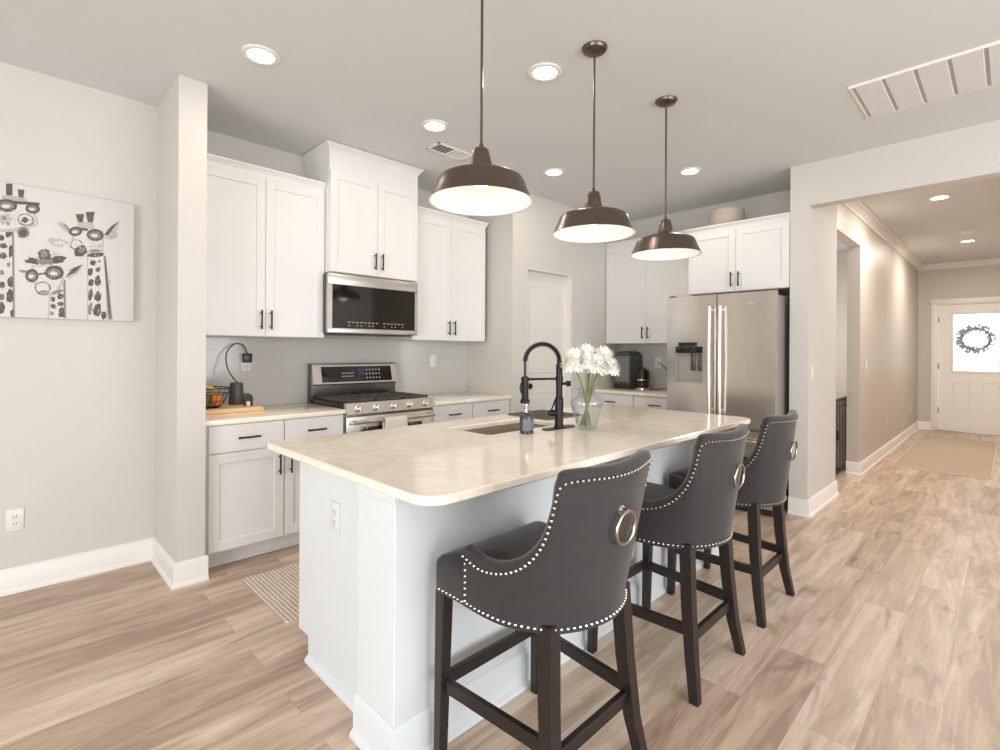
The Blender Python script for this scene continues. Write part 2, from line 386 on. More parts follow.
# pantry box with a door opening x 3.62..4.335, z 0..2.14
DX0, DX1, DZ = 3.625, 4.335, 2.14
p = MB().box(XP, XP+0.10, YP, YK-0.001, 0, CEIL).box(XP+0.10, DX0, YP, YP+0.12, 0, CEIL).box(DX1, XF, YP, YP+0.12, 0, CEIL).box(DX0, DX1, YP, YP+0.12, DZ, CEIL)
struct('wall_pantry', p, WALL, 'corner wall with the pantry door')
struct('wall_fridge', MB().box(XF, XF+0.12, 1.29, YP+0.12, 0, CEIL), WALL, 'wall behind the refrigerator')
struct('backsplash_fridge', MB().box(XF-0.008, XF-0.0005, 2.24, YP-0.001, 0.895, 1.43), TILE_F)
struct('wall_stub', MB().box(XS, 5.57, YH, 1.29, 0, CEIL), WALL, 'short wall between refrigerator and hall')
struct('wall_header', MB().box(XS, XS+0.12, -0.85, YH, 2.517, CEIL), WALL, 'wide header above the hall opening')
struct('wall_great_room', MB().box(XS, XS+0.12, BY, -0.85, 0, CEIL), WALL)
struct('wall_hall_left', MB().box(6.63, XE, YH, YH+0.12, 0, CEIL).box(5.571, 6.63, YH, YH+0.12, 2.49, CEIL), HALLW, 'left wall of the hall')
struct('wall_hall_right', MB().box(XS+0.12, XE, -0.97, -0.85, 0, CEIL), HALLW)
EW = MB().box(XE, XE+0.14, 0.905, 2.6, 0, CEIL).box(XE, XE+0.14, -0.97, -0.085, 0, CEIL).box(XE, XE+0.14, -0.085, 0.905, 2.165, CEIL)
struct('wall_hall_end', EW, HALLW, 'end wall around the front door')
struct('wall_side_room', MB().box(5.42, 9.0, 2.45, 2.55, 0, CEIL).box(8.9, 9.0, YH+0.12, 2.45, 0, CEIL), WALL)
# great room behind the camera, with unseen windows sized and placed for the light
b1 = MB().box(BX-0.12, BX, BY, -2.5, 0, CEIL).box(BX-0.12, BX, 1.1, YG+0.12, 0, CEIL).box(BX-0.12, BX, -2.5, 1.1, 2.35, CEIL)
struct('wall_back', b1, WALL)
b2 = MB().box(BX, -0.9, BY-0.12, BY, 0, CEIL).box(3.7, 12.6, BY-0.12, BY, 0, CEIL).box(-0.9, 3.7, BY-0.12, BY, 0, 0.45).box(-0.9, 3.7, BY-0.12, BY, 2.45, CEIL)
struct('wall_side', b2, WALL)
def window(name, x0, x1, y0, y1, z0, z1, n, along):
    f = MB(); t = 0.05
    def bar(a0, a1, za, zb):
        if along == 'y': f.box(x0, x1, a0, a1, za, zb)
        else: f.box(a0, a1, y0, y1, za, zb)
    a0, a1 = (y0, y1) if along == 'y' else (x0, x1)
    bar(a0, a1, z0, z0+t); bar(a0, a1, z1-t, z1)
    for i in range(n+1):
        c = lerp(a0, a1-t, i/n); bar(c, c+t, z0+t, z1-t)
    o = struct(name, f, TRIM)
    if along == 'y': g = MB().box((x0+x1)/2-0.004, (x0+x1)/2+0.004, y0+t, y1-t, z0+t, z1-t)
    else: g = MB().box(x0+t, x1-t, (y0+y1)/2-0.004, (y0+y1)/2+0.004, z0+t, z1-t)
    obj('pane', g, PANE, o)
window('window_1', BX-0.10, BX-0.04, -2.5, 1.1, 0.02, 2.35, 2, 'y')
window('window_2', -0.9, 3.7, BY-0.10, BY-0.04, 0.45, 2.45, 3, 'x')

# baseboards with a shoe moulding
def base_run(b, x0, y0, x1, y1, nx, ny, e0=0, e1=0, h=0.135, t=0.015):
    """board profile swept along a wall line; e0, e1 = 1 mitres that end round an outside corner, -1 into an inside one"""
    L = Vector((x1-x0, y1-y0, 0)).normalized(); n = Vector((nx, ny, 0)); A, B = Vector((x0, y0, 0)), Vector((x1, y1, 0))
    prof = [(0, 0), (t+0.014, 0), (t+0.013, 0.012), (t+0.002, 0.022), (t, 0.024), (t, h-0.02), (t*0.45, h-0.004), (0.001, h)]
    P = [[b.bm.verts.new(c+n*d+L*s_*e*d+Vector((0, 0, z))) for d, z in prof] for c, s_, e in ((A, -1, e0), (B, 1, e1))]
    k = len(prof)
    for q in range(k): b.bm.faces.new((P[0][q], P[0][(q+1) % k], P[1][(q+1) % k], P[1][q]))
    b.bm.faces.new(P[0][::-1]); b.bm.faces.new(P[1])
def baseboard(name, runs, h=0.135, t=0.015, m=None):
    """runs: (x0, y0, x1, y1, nx, ny[, e0, e1]): a wall line and the side the board stands on"""
    b = MB()
    for r in runs: base_run(b, *r, **{'h': h, 't': t})
    return struct(name, b, m or TRIM)
baseboard('baseboard_dining', [(BX, YG, 0.70, YG, 0, -1, 0, -1)])
baseboard('baseboard_wing', [(0.70, YG, 0.70, 3.27, -1, 0, -1, 1), (0.70, 3.27, 0.858, 3.27, 0, -1, 1, 0)])
baseboard('baseboard_stub', [(XS, 1.29, XS, YH, -1, 0, 0, 1), (XS, YH, 5.585, YH, 0, -1, 1, 0)])
baseboard('baseboard_hall', [(6.63, YH, XE, YH, 0, -1, 1, -1), (6.63, YH+0.12, 6.63, YH, -1, 0, 0, 1)])
baseboard('baseboard_hall_end', [(XE, YH, XE, 0.975, -1, 0, -1, 0)])
# crown in the hall
def crown(name, x0, y0, x1, y1, nx, ny, hgt=0.09, out=0.085):
    prof = [(0, 0), (0, -hgt), (0.012, -hgt), (0.016, -hgt+0.016), (0.03, -hgt+0.024), (out*0.62, -0.034), (out*0.72, -0.018), (out, -0.014), (out, 0)]
    b = MB().prism([Vector((x0, y0, CEIL))+Vector((nx, ny, 0))*d+Vector((0, 0, z)) for d, z in prof], (x1-x0, y1-y0, 0))
    return struct(name, b, TRIM)
crown('trim_1', XS+0.12, YH, XE, YH, 0, -1)
crown('trim_2', XE, YH, XE, -0.85, -1, 0)
# opening to the side room: no casing, drywall returns only; side room stays plain

# ------------------------------------------------------------------ doors
def panel_mb(b, plane, pos, a0, a1, z0, z1, depth, bev, sgn):
    """raised panel with a sunk groove on a door face. plane 'x': face at x=pos; 'y': face at y=pos; sgn points out of the face"""
    def P(a, z, d):
        return Vector((pos+sgn*d, a, z)) if plane == 'x' else Vector((a, pos+sgn*d, z))
    loops = [(0, 0.0005), (bev*0.35, 0.006), (bev, -depth*0.2), (bev*1.5, 0.004)]
    rows = []
    for ins, d in loops: rows.append([P(a0+ins, z0+ins, d), P(a1-ins, z0+ins, d), P(a1-ins, z1-ins, d), P(a0+ins, z1-ins, d)])
    b.grid(rows, closed_u=True)
    f = b.bm.faces.new([b.bm.verts.new(q) for q in rows[-1]]); f.material_index = b.mi
# pantry door, set back in its drywalled opening
py = YP+0.075
d1 = struct('door_1', MB().box(DX0+0.012, DX1-0.012, py, py+0.035, 0.01, DZ-0.022), DOORM, 'white panelled pantry door recessed in the corner wall')
b = MB()
for z0, z1 in ((0.22, 0.92), (1.10, 1.99)):
    panel_mb(b, 'y', py, DX0+0.13, DX1-0.13, z0, z1, 0.01, 0.03, -1)
obj('door_panel', b, DOORM, d1)
obj('jamb', MB().box(DX0, DX0+0.012, YP+0.002, YP+0.118, 0, DZ).box(DX1-0.012, DX1, YP+0.002, YP+0.118, 0, DZ).box(DX0+0.012, DX1-0.012, YP+0.002, YP+0.118, DZ-0.014, DZ), DOORM, d1)
hb = MB().lathe([(0.028, 0), (0.028, 0.012), (0.01, 0.014), (0.01, 0.035), (0.027, 0.045), (0.03, 0.06), (0.02, 0.07), (0, 0.071)], (DX0+0.075, py, 0.98), 20, 'Y')
for v in hb.bm.verts: v.co.y = 2*py-v.co.y
obj('knob', hb, BLACK, d1)
# front door: y -0.06 .. 0.878
fx = XE+0.03
fd = MB()
G0, G1, GZ0, GZ1 = 0.135, 0.692, 1.03, 1.985
fd.box(fx, fx+0.045, 0.692, 0.878, 0.03, 2.15).box(fx, fx+0.045, -0.06, 0.135, 0.03, 2.15).box(fx, fx+0.045, 0.135, 0.692, 1.985, 2.15).box(fx, fx+0.045, 0.135, 0.692, 0.03, 1.03)
d2 = struct('door_2', fd, TRIM, 'white front door with a glazed upper half at the end of the hall')
gf = MB()
for a0, a1, z0, z1 in ((G0-0.03, G1+0.03, GZ0-0.03, GZ0), (G0-0.03, G1+0.03, GZ1, GZ1+0.03), (G0-0.03, G0, GZ0, GZ1), (G1, G1+0.03, GZ0, GZ1)):
    gf.box(fx-0.014, fx+0.001, a0, a1, z0, z1, 0.004)
obj('glazing_bead', gf, TRIM, d2)
obj('pane', MB().box(fx+0.018, fx+0.026, G0, G1, GZ0, GZ1), PANE, d2)
for a0, a1 in ((0.475, 0.70), (0.115, 0.34)):
    b = MB(); panel_mb(b, 'x', fx, a0, a1, 0.34, 0.86, 0.01, 0.03, -1); obj('lower_panel', b, TRIM, d2)
for z in (0.35, 1.10, 1.90): obj('hinge', MB().box(fx-0.008, fx+0.01, 0.872, 0.888, z-0.05, z+0.05, 0.002), STEEL_D, d2)
cs = MB()
for a0, a1, z0, z1 in ((0.89, 0.975, 0, 2.165), (-0.155, -0.07, 0, 2.165), (-0.155, 0.975, 2.165, 2.25)):
    cs.box(XE-0.018, XE, a0, a1, z0, z1, 0.004)
cs.box(XE, XE+0.13, 0.885, 0.905, 0, 2.165).box(XE, XE+0.13, -0.085, -0.065, 0, 2.165).box(XE, XE+0.13, -0.065, 0.885, 2.152, 2.165)
struct('trim_3', cs, TRIM, 'white casing of the front door')
struct('trim_4', MB().box(XE-0.02, XE+0.13, -0.065, 0.885, 0, 0.022, 0.004), mat('aluminium_sill', (205, 200, 192), 0.4, 0.6), 'pale sill under the front door')

# wreath on the front door glass
wx, wy, wz, wr = fx-0.045, 0.415, 1.565, 0.178
wth = thing('wreath', 'leafy round wreath hanging on the front door glass', 'wreath', (wx, wy, wz))
b = MB()
for s in range(3):
    b.tube([(wx+0.008*math.sin(5*a+s*2), wy+(wr+0.012*math.sin(3*a+s*2.1))*math.cos(a), wz+(wr+0.012*math.sin(3*a+s*2.1))*math.sin(a)) for a in [2*PI*i/48 for i in range(48)]], 0.007, 6, closed=True)
b.tube([(wx+0.02, wy, wz+wr), (wx+0.03, wy, wz+wr+0.15), (fx-0.016, wy, wz+wr+0.22)], 0.003, 5)
obj('twig_ring', b, TWIG, wth)
b = MB()
for i in range(230):
    a = random.uniform(0, 2*PI); dens = 0.55+0.45*math.sin(a*1.0+2.2)
    if random.random() > 0.35+0.65*dens: continue
    r = wr+random.uniform(-0.03, 0.06); c = Vector((wx-0.012+random.uniform(-0.02, 0.015), wy+r*math.cos(a), wz+r*math.sin(a)))
    R = Matrix.Rotation(a+random.uniform(-1, 1), 3, 'X') @ Matrix.Rotation(random.uniform(-0.6, 0.6), 3, 'Z')
    b.sphere(c, 0.028, 6, 4, (0.12, 1.0, 0.42), R)
obj('foliage', b, LEAF, wth)

# ------------------------------------------------------------------ cabinets
def shaker(b, plane, pos, a0, a1, z0, z1, sgn, rail=0.058, t=0.019, rec=0.009):
    """shaker front: frame proud of a recessed flat panel, standing on plane pos and reaching out by t"""
    def bx(aa0, aa1, zz0, zz1, d0, d1, bev=0.0):
        q0, q1 = pos+sgn*d0, pos+sgn*d1
        if plane == 'x': b.box(q0, q1, aa0, aa1, zz0, zz1, bev, 1)
        else: b.box(aa0, aa1, q0, q1, zz0, zz1, bev, 1)
    bx(a0, a0+rail, z0, z1, 0, t, 0.0015); bx(a1-rail, a1, z0, z1, 0, t, 0.0015)
    bx(a0+rail, a1-rail, z0, z0+rail, 0, t, 0.0015); bx(a0+rail, a1-rail, z1-rail, z1, 0, t, 0.0015)
    bx(a0+rail-0.002, a1-rail+0.002, z0+rail-0.002, z1-rail+0.002, 0, t-rec)
def slab(b, plane, pos, a0, a1, z0, z1, sgn, t=0.019):
    if plane == 'x': b.box(pos, pos+sgn*t, a0, a1, z0, z1, 0.002, 1)
    else: b.box(a0, a1, pos, pos+sgn*t, z0, z1, 0.002, 1)
def pull(b, plane, pos, a, z, length, vertical, sgn):
    """bar pull: bar on two posts, out of the face at pos"""
    def P(da, dz, d):
        return (pos+sgn*d, a+da, z+dz) if plane == 'x' else (a+da, pos+sgn*d, z+dz)
    h = length/2; q = h*0.72
    ends = ((0, -h), (0, h)) if vertical else ((-h, 0), (h, 0)); posts = ((0, -q), (0, q)) if vertical else ((-q, 0), (q, 0))
    b.tube([P(*ends[0], 0.032), P(*ends[1], 0.032)], 0.006, 10)
    for s in posts: b.tube([P(*s, -0.001), P(*s, 0.032)], 0.0045, 8)
def door_part(root, plane, pos, a0, a1, z0, z1, sgn, ha=None, hz=None, hl=0.13):
    b = MB(); shaker(b, plane, pos, a0, a1, z0, z1, sgn)
    d = obj('door', b, CAB, root)
    if ha is not None:
        b = MB(); pull(b, plane, pos+sgn*0.019, ha, hz, hl, True, sgn); obj('handle', b, BLACK, d)
def drawer_part(root, plane, pos, a0, a1, z0, z1, sgn, hl=0.13, shk=False):
    b = MB(); slab(b, plane, pos, a0, a1, z0, z1, sgn)
    d = obj('drawer', b, CAB, root)
    b = MB(); pull(b, plane, pos+sgn*0.019, (a0+a1)/2, (z0+z1)/2, hl, False, sgn); obj('handle', b, BLACK, d)
def crown_strip(b, plane, pos, a0, a1, z0, h, out, sgn, ends=(0, 0), deep=0.3):
    """small crown: a flat frieze and a cove, with returns along the open ends"""
    k_ = min(0.060, h*0.8); prof = [(0, 0), (0.004, 0), (0.004, h-k_), (out*0.35, h-k_*0.72), (out*0.8, h-k_*0.27), (out, h-k_*0.2), (out, h), (0, h)]
    def P(a, d, z): return (pos+sgn*d, a, z0+z) if plane == 'x' else (a, pos+sgn*d, z0+z)
    rows = []
    A = [b.bm.verts.new(P(a0-ends[0]*d, d, z)) for d, z in prof]; B = [b.bm.verts.new(P(a1+ends[1]*d, d, z)) for d, z in prof]
    n = len(prof)
    for i in range(n): b.bm.faces.new((A[i], A[(i+1) % n], B[(i+1) % n], B[i]))
    b.bm.faces.new(A[::-1]); b.bm.faces.new(B)
    for k, e, a in ((0, ends[0], a0), (1, ends[1], a1)):
        if e:
            s = -1 if k == 0 else 1
            C0 = [b.bm.verts.new(P(a+s*d, d, z)) for d, z in prof]; C1 = [b.bm.verts.new(P(a+s*d, -deep, z)) for d, z in prof]
            for i in range(n): b.bm.faces.new((C0[i], C0[(i+1) % n], C1[(i+1) % n], C1[i]))
            b.bm.faces.new(C0[::-1]); b.bm.faces.new(C1)

def wall_cabinet(name, label, plane, pos, back, a0, a1, z0, z1, top, sgn, split, out=0.03, ends=(0, 0), hz=None, gap=0.003):
    loc = ((a0+a1)/2, back, z0) if plane == 'y' else (back, (a0+a1)/2, z0)
    r = thing(name, label, 'cabinet', loc)
    b = MB()
    if plane == 'y': b.box(a0, a1, back, pos, z0, top-0.01, 0.001, 1)
    else: b.box(back, pos, a0, a1, z0, top-0.01, 0.001, 1)
    obj('carcass', b, CAB, r)
    hz = hz or z0+0.115
    door_part(r, plane, pos, a0+gap, split-gap/2, z0+0.004, z1, sgn, split-0.032, hz)
    door_part(r, plane, pos, split+gap/2, a1-gap, z0+0.004, z1, sgn, split+0.032, hz)
    b = MB(); crown_strip(b, plane, pos+sgn*0.004, a0, a1, z1+0.004, top-z1-0.004, out, sgn, ends, abs(back-pos)-0.002)
    obj('crown_moulding', b, CAB, r)
    return r
yb = YK-0.001
wall_cabinet('wall_cabinet', 'white two-door wall cabinet between the wing wall and the microwave', 'y', 3.622, yb, 0.846, 1.718, 1.415, 2.50, 2.57, -1, 1.292, ends=(0, 0))
wall_cabinet('wall_cabinet', 'tall white two-door wall cabinet reaching the ceiling above the microwave', 'y', 3.545, yb, 1.721, 2.50, 1.905, 2.655, 2.855, -1, 2.118, out=0.04, ends=(1, 1), hz=2.02)
wall_cabinet('wall_cabinet', 'white two-door wall cabinet right of the microwave beside the pantry corner', 'y', 3.622, yb, 2.503, 3.355, 1.415, 2.50, 2.57, -1, 2.925, ends=(0, 1))
xb = XF-0.001
wall_cabinet('wall_cabinet', 'white two-door wall cabinet above the small kettle counter', 'x', 4.99, xb, 2.25, YP-0.006, 1.415, 2.50, 2.565, -1, 2.785, ends=(0, 0))
wall_cabinet('wall_cabinet', 'white two-door cabinet above the refrigerator', 'x', 4.665, xb, 1.293, 2.162, 1.868, 2.425, 2.488, -1, 1.727, ends=(0, 1), hz=1.975)

def base_cabinet(label, plane, pos, back, a0, a1, sgn, cuts, doors=True, draw_z=(0.705, 0.868)):
    loc = ((a0+a1)/2, back, 0) if plane == 'y' else (back, (a0+a1)/2, 0)
    r = thing('base_cabinet', label, 'cabinet', loc)
    b = MB()
    if plane == 'y': b.box(a0, a1, back, pos, 0.105, 0.875, 0.001, 1)
    else: b.box(back, pos, a0, a1, 0.105, 0.875, 0.001, 1)
    obj('carcass', b, CAB, r)
    q = pos-sgn*0.075
    b = MB(); e = 0.002
    if plane == 'y': b.box(a0, a1, back, q, 0, 0.104); b.box(a0, a1, q, q+sgn*0.014, 0, 0.018, 0.004)
    else: b.box(back, q, a0, a1, 0, 0.104); b.box(q, q+sgn*0.014, a0, a1, 0, 0.018, 0.004)
    obj('toe_kick', b, CAB, r)
    xs = [a0]+cuts+[a1]
    for i in range(len(xs)-1):
        drawer_part(r, plane, pos, xs[i]+0.004, xs[i+1]-0.004, draw_z[0], draw_z[1], sgn)
        near = xs[i+1]-0.036 if i % 2 == 0 else xs[i]+0.036
        door_part(r, plane, pos, xs[i]+0.004, xs[i+1]-0.004, 0.115, draw_z[0]-0.008, sgn, near, draw_z[0]-0.115)
    return r
base_cabinet('white base cabinet with two drawers and two doors left of the range', 'y', 3.345, yb, 0.872, 1.735, -1, [1.318])
base_cabinet('white base cabinet with two drawers right of the range', 'y', 3.345, yb, 2.518, XP-0.003, -1, [2.955])
base_cabinet('white base cabinet with drawers under the kettle counter beside the refrigerator', 'x', 4.70, xb, 2.262, YP-0.004, -1, [2.76])
obj('filler', MB().box(0.846, 0.871, 3.35, yb, 0, 0.875), CAB)['kind'] = 'structure'; bpy.data.objects['filler'].name = 'trim_5'
def counter(label, x0, x1, y0, y1, z0=0.876, z1=0.906):
    return tag(obj('countertop', MB().box(x0, x1, y0, y1, z0, z1, 0.004), QUARTZ, at=((x0+x1)/2, (y0+y1)/2, z0)), label, 'countertop')
counter('cream stone countertop left of the range holding the cutting board', 0.845, 1.737, 3.30, yb-0.009)
counter('cream stone countertop right of the range', 2.517, XP-0.002, 3.30, yb-0.009)
counter('cream stone countertop under the kettle next to the refrigerator', 4.655, xb-0.009, 2.258, YP-0.002)

# ------------------------------------------------------------------ range
RX0, RX1 = 1.741, 2.514
rg = thing('range', 'stainless steel freestanding range with black glass oven door', 'stove', ((RX0+RX1)/2, 3.6, 0))
obj('body', MB().box(RX0, RX1, 3.335, 3.935, 0.02, 0.90, 0.003).box(RX0+0.03, RX1-0.03, 3.38, 3.90, 0, 0.02), STEEL_D, rg)
b = MB().prism([(RX0, 3.30, 0.865), (RX0, 3.335, 0.865), (RX0, 3.345, 0.945), (RX0, 3.315, 0.945)], (RX1-RX0, 0, 0))
obj('control_fascia', b, STEEL, rg)
kn = None
for i in range(5):
    x = lerp(RX0+0.09, RX1-0.09, i/4)
    c = (x, 3.307, 0.905)
    k = MB().lathe([(0.026, 0.0), (0.026, -0.006), (0.019, -0.008), (0.0175, -0.034), (0.012, -0.037), (0, -0.037)], c, 20, 'Y')
    k.box(x-0.003, x+0.003, 3.264, 3.30, 0.888, 0.922, 0.001, 1)
    obj('knob', k, SATIN, rg)
obj('cooktop', MB().box(RX0+0.004, RX1-0.004, 3.335, 3.86, 0.90, 0.938, 0.006), BENAMEL, rg)
for i in range(3):
    gx0 = lerp(RX0+0.02, RX1-0.02, i/3)+0.004; gx1 = lerp(RX0+0.02, RX1-0.02, (i+1)/3)-0.004
    g = MB()
    for x in (gx0, (gx0+gx1)/2-0.006, gx1-0.012): g.box(x, x+0.012, 3.36, 3.84, 0.948, 0.962, 0.002, 1)
    for y in (3.36, 3.475, 3.595, 3.715, 3.828): g.box(gx0, gx1, y, y+0.012, 0.948, 0.962, 0.002, 1)
    for x in (gx0, gx1-0.012):
        for y in (3.36, 3.828): g.box(x, x+0.012, y, y+0.012, 0.937, 0.95)
    obj('grate', g, GRATE, rg)
bgd = obj('backguard', MB().box(RX0, RX1, 3.875, 3.945, 0.90, 1.215, 0.004), STEEL_D, rg)
b = MB().prism([(RX0+0.004, 3.874, 1.205), (RX0+0.004, 3.842, 1.052), (RX0+0.004, 3.874, 1.04)], (RX1-RX0-0.008, 0, 0))
obj('control_housing', b, STEEL, rg)
def tilted(b, x0, x1, t0, t1, lift):
    """patch on the sloping face of the control housing, t from bottom (0) to top (1)"""
    n = Vector((0, -0.979, 0.2047))
    def P(x, t): return Vector((x, lerp(3.842, 3.874, t), lerp(1.052, 1.205, t)))+n*lift
    vs = [b.bm.verts.new(P(x, t)) for x, t in ((x0, t0), (x1, t0), (x1, t1), (x0, t1))]
    lo = [b.bm.verts.new(P(x, t)-n*0.0015) for x, t in ((x0, t0), (x1, t0), (x1, t1), (x0, t1))]
    for q in ([vs[0], vs[1], vs[2], vs[3]], lo[::-1], *[[lo[i], lo[(i+1) % 4], vs[(i+1) % 4], vs[i]] for i in range(4)]):
        b.bm.faces.new(q).material_index = b.mi
b = MB(); tilted(b, RX0+0.075, RX1-0.055, 0.08, 0.90, 0.0018); pn = obj('control_panel', b, BGLASS, rg)
b = MB(); tilted(b, RX0+0.395, RX0+0.455, 0.42, 0.80, 0.003); obj('clock_display', b, DISPLAY, pn)
b = MB()
for i in range(5):
    for j in range(3): tilted(b, RX0+0.47+i*0.03, RX0+0.482+i*0.03, 0.22+j*0.22, 0.30+j*0.22, 0.003)
obj('key_legend', b, LEGEND, pn); b = MB()
for i in range(4):
    for j in range(2): tilted(b, RX0+0.25+i*0.027, RX0+0.27+i*0.027, 0.35+j*0.17, 0.40+j*0.17, 0.003)
obj('key_legend', b, LEGEND, pn)
od = obj('oven_door', MB().box(RX0+0.004, RX1-0.004, 3.312, 3.334, 0.215, 0.845, 0.004), STEEL, rg)
obj('oven_window', MB().box(RX0+0.115, RX1-0.115, 3.3085, 3.313, 0.36, 0.765, 0.002), BGLASS, od)
b = MB().tube([(RX0+0.03, 3.262, 0.81), (RX1-0.03, 3.262, 0.81)], 0.0125, 14)
for x in (RX0+0.05, RX1-0.05): b.box(x-0.014, x+0.014, 3.262, 3.313, 0.797, 0.823, 0.004)
obj('handle', b, STEEL, od)
obj('storage_drawer', MB().box(RX0+0.004, RX1-0.004, 3.315, 3.334, 0.04, 0.205, 0.004), STEEL, rg)
# towel over the oven handle
tw = MB(); rows = []
prof = [(3.281, 0.60), (3.281, 0.70), (3.2805, 0.80), (3.278, 0.823), (3.262, 0.8285), (3.245, 0.822), (3.241, 0.80), (3.239, 0.68), (3.238, 0.50)]
for i in range(13):
    x = lerp(2.02, 2.215, i/12); wv = 0.0025*math.sin(i*1.3)
    rows.append([(x, y-abs(wv)*(1 if y < 3.262 else -0.3)*min(1, abs(0.83-z)*9), z) for y, z in prof])
tw.grid(rows)
t_o = obj('towel', tw, TOWEL, at=(2.12, 3.26, 0.82), smooth=60)
sm = t_o.modifiers.new('cloth', 'SOLIDIFY'); sm.thickness = 0.004; sm.offset = 0
tag(t_o, 'cream hand towel draped over the oven door handle', 'towel')

# ------------------------------------------------------------------ microwave
mx0, mx1, mz0, mz1, my = 1.703, 2.497, 1.452, 1.895, 3.545
mw = thing('microwave', 'stainless over-the-range microwave with a black glass front', 'microwave', ((mx0+mx1)/2, 3.75, mz0))
obj('body', MB().box(mx0, mx1, my, yb-0.01, mz0, mz1, 0.003), STEEL_D, mw)
fr = MB()
fr.box(mx0, mx1, my-0.028, my, mz1-0.082, mz1, 0.004).box(mx0, mx1, my-0.028, my, mz0, mz0+0.038, 0.004).box(mx0, mx0+0.032, my-0.028, my, mz0+0.038, mz1-0.082).box(mx1-0.028, mx1, my-0.028, my, mz0+0.038, mz1-0.082)
dr = obj('door', fr, STEEL, mw)
obj('glass', MB().box(mx0+0.032, mx1-0.028, my-0.025, my-0.001, mz0+0.038, mz1-0.082), BGLASS, dr)
for g0, g1 in ((0, 8), (9, 15)):
    b = MB()
    for i in range(g0, g1):
        x = mx0+0.16+i*0.034
        b.box(x, x+0.02, my-0.0258, my-0.0248, mz0+0.082, mz0+0.088)
        if i % 3 != 1: b.box(x+0.002, x+0.016, my-0.0258, my-0.0248, mz0+0.058, mz0+0.063)
    obj('key_legend', b, LEGEND, dr)
obj('vent_grille', MB().box(mx0+0.02, mx1-0.02, my+0.02, yb-0.05, mz0-0.008, mz0+0.001), BENAMEL, mw)

# ------------------------------------------------------------------ refrigerator
fy0, fy1, fxf, fxb, fz = 1.322, 2.243, 4.385, 5.27, 1.825
fg = thing('refrigerator', 'stainless french door refrigerator with water dispenser', 'refrigerator', ((fxf+fxb)/2, (fy0+fy1)/2, 0))
obj('body', MB().box(fxf+0.075, fxb, fy0+0.012, fy1-0.012, 0.03, 1.80, 0.005).box(fxf+0.1, fxb-0.05, fy0+0.03, fy1-0.03, 0, 0.03), mat('fridge_side_grey', (158, 154, 149), 0.3, 0.3), fg)
def fdoor(name, y0, y1, z0, z1, hole=None):
    """door with softly bowed front; hole = (ya, yb, za, zb) leaves a recess"""
    b = MB(); n = 14
    def X(y):
        t = (y-(fy0+fy1)/2)/((fy1-fy0)/2); return fxf+0.012*t*t
    def col(ya, yb_, za, zb):
        m = max(2, int((yb_-ya)/0.03)); pts = [(X(lerp(ya, yb_, i/m)), lerp(ya, yb_, i/m)) for i in range(m+1)]
        b.prism([(x, y, za) for x, y in pts]+[(fxf+0.07, yb_, za), (fxf+0.07, ya, za)], (0, 0, zb-za))
    if hole is None: col(y0, y1, z0, z1)
    else:
        ha, hb, hc, hd = hole
        col(y0, ha, z0, z1); col(hb, y1, z0, z1); col(ha, hb, z0, hc); col(ha, hb, hd, z1)
    return obj(name, b, FSTEEL, fg)
ym = (fy0+fy1)/2
HO = (1.905, 2.157, 1.05, 1.376)
dL = fdoor('left_door', ym+0.004, fy1, 0.695, fz, HO)
dR = fdoor('right_door', fy0, ym-0.004, 0.695, fz)
dB = fdoor('freezer_drawer', fy0, fy1, 0.06, 0.675)
for z, n in ((0.35, 'lower_grille'),): obj(n, MB().box(fxf+0.03, fxf+0.075, fy0+0.02, fy1-0.02, 0.005, 0.055), BENAMEL, fg)
def fhandle(y, parent):
    b = MB(); pts = []
    for i in range(21):
        t = i/20; z = lerp(0.80, 1.72, t); pts.append((fxf-0.05-0.012*math.sin(PI*t), y, z))
    b.tube(pts, [0.0135]*21, 12)
    for z in (0.83, 1.69): b.tube([(fxf-0.05, y, z), (fxf+0.012, y, z)], 0.011, 10)
    obj('handle', b, SATIN, parent)
fhandle(ym+0.045, dL); fhandle(ym-0.045, dR)
b = MB().tube([(fxf-0.05, fy0+0.08, 0.60), (fxf-0.05, fy1-0.08, 0.60)], 0.0125, 12)
for y in (fy0+0.12, fy1-0.12): b.tube([(fxf-0.05, y, 0.60), (fxf+0.012, y, 0.60)], 0.01, 8)
obj('handle', b, CHROME, dB)
ha, hb, hc, hd = HO
rc = MB().box(fxf+0.055, fxf+0.068, ha, hb, hc, hd).box(fxf+0.004, fxf+0.06, ha, ha+0.006, hc, hd).box(fxf+0.004, fxf+0.06, hb-0.006, hb, hc, hd).box(fxf-0.004, fxf+0.06, ha, hb, hc, hc+0.012, 0.002)
dp = obj('dispenser', rc, mat('dispenser_grey', (176, 170, 163), 0.35, 0.2), dL)
obj('dispenser_panel', MB().box(fxf+0.0, fxf+0.055, ha, hb, hd-0.06, hd, 0.004).box(fxf-0.006, fxf+0.004, ha+0.05, hb-0.03, hd+0.002, hd+0.037, 0.004), BGLASS, dp)
obj('paddle', MB().box(fxf+0.035, fxf+0.05, ha+0.085, ha+0.125, hc+0.11, hd-0.07, 0.004).box(fxf+0.035, fxf+0.05, ha+0.025, ha+0.06, hc+0.11, hd-0.07, 0.004), STEEL_D, dp)
em = MB().lathe([(0.03, 0), (0.03, 0.003), (0, 0.0035)], (0, 0, 0), 24, 'X')
for v in em.bm.verts: v.co = Vector((fxf+0.007-v.co.x*1.3, 1.50+v.co.y*0.95, 1.735+v.co.z*0.42))
obj('badge', em, CHROME, dR)
for y in (fy0+0.01, fy1-0.06): obj('hinge_cover', MB().box(fxf+0.02, fxf+0.10, y, y+0.05, 1.80, 1.84, 0.006), GREY_PL, fg)

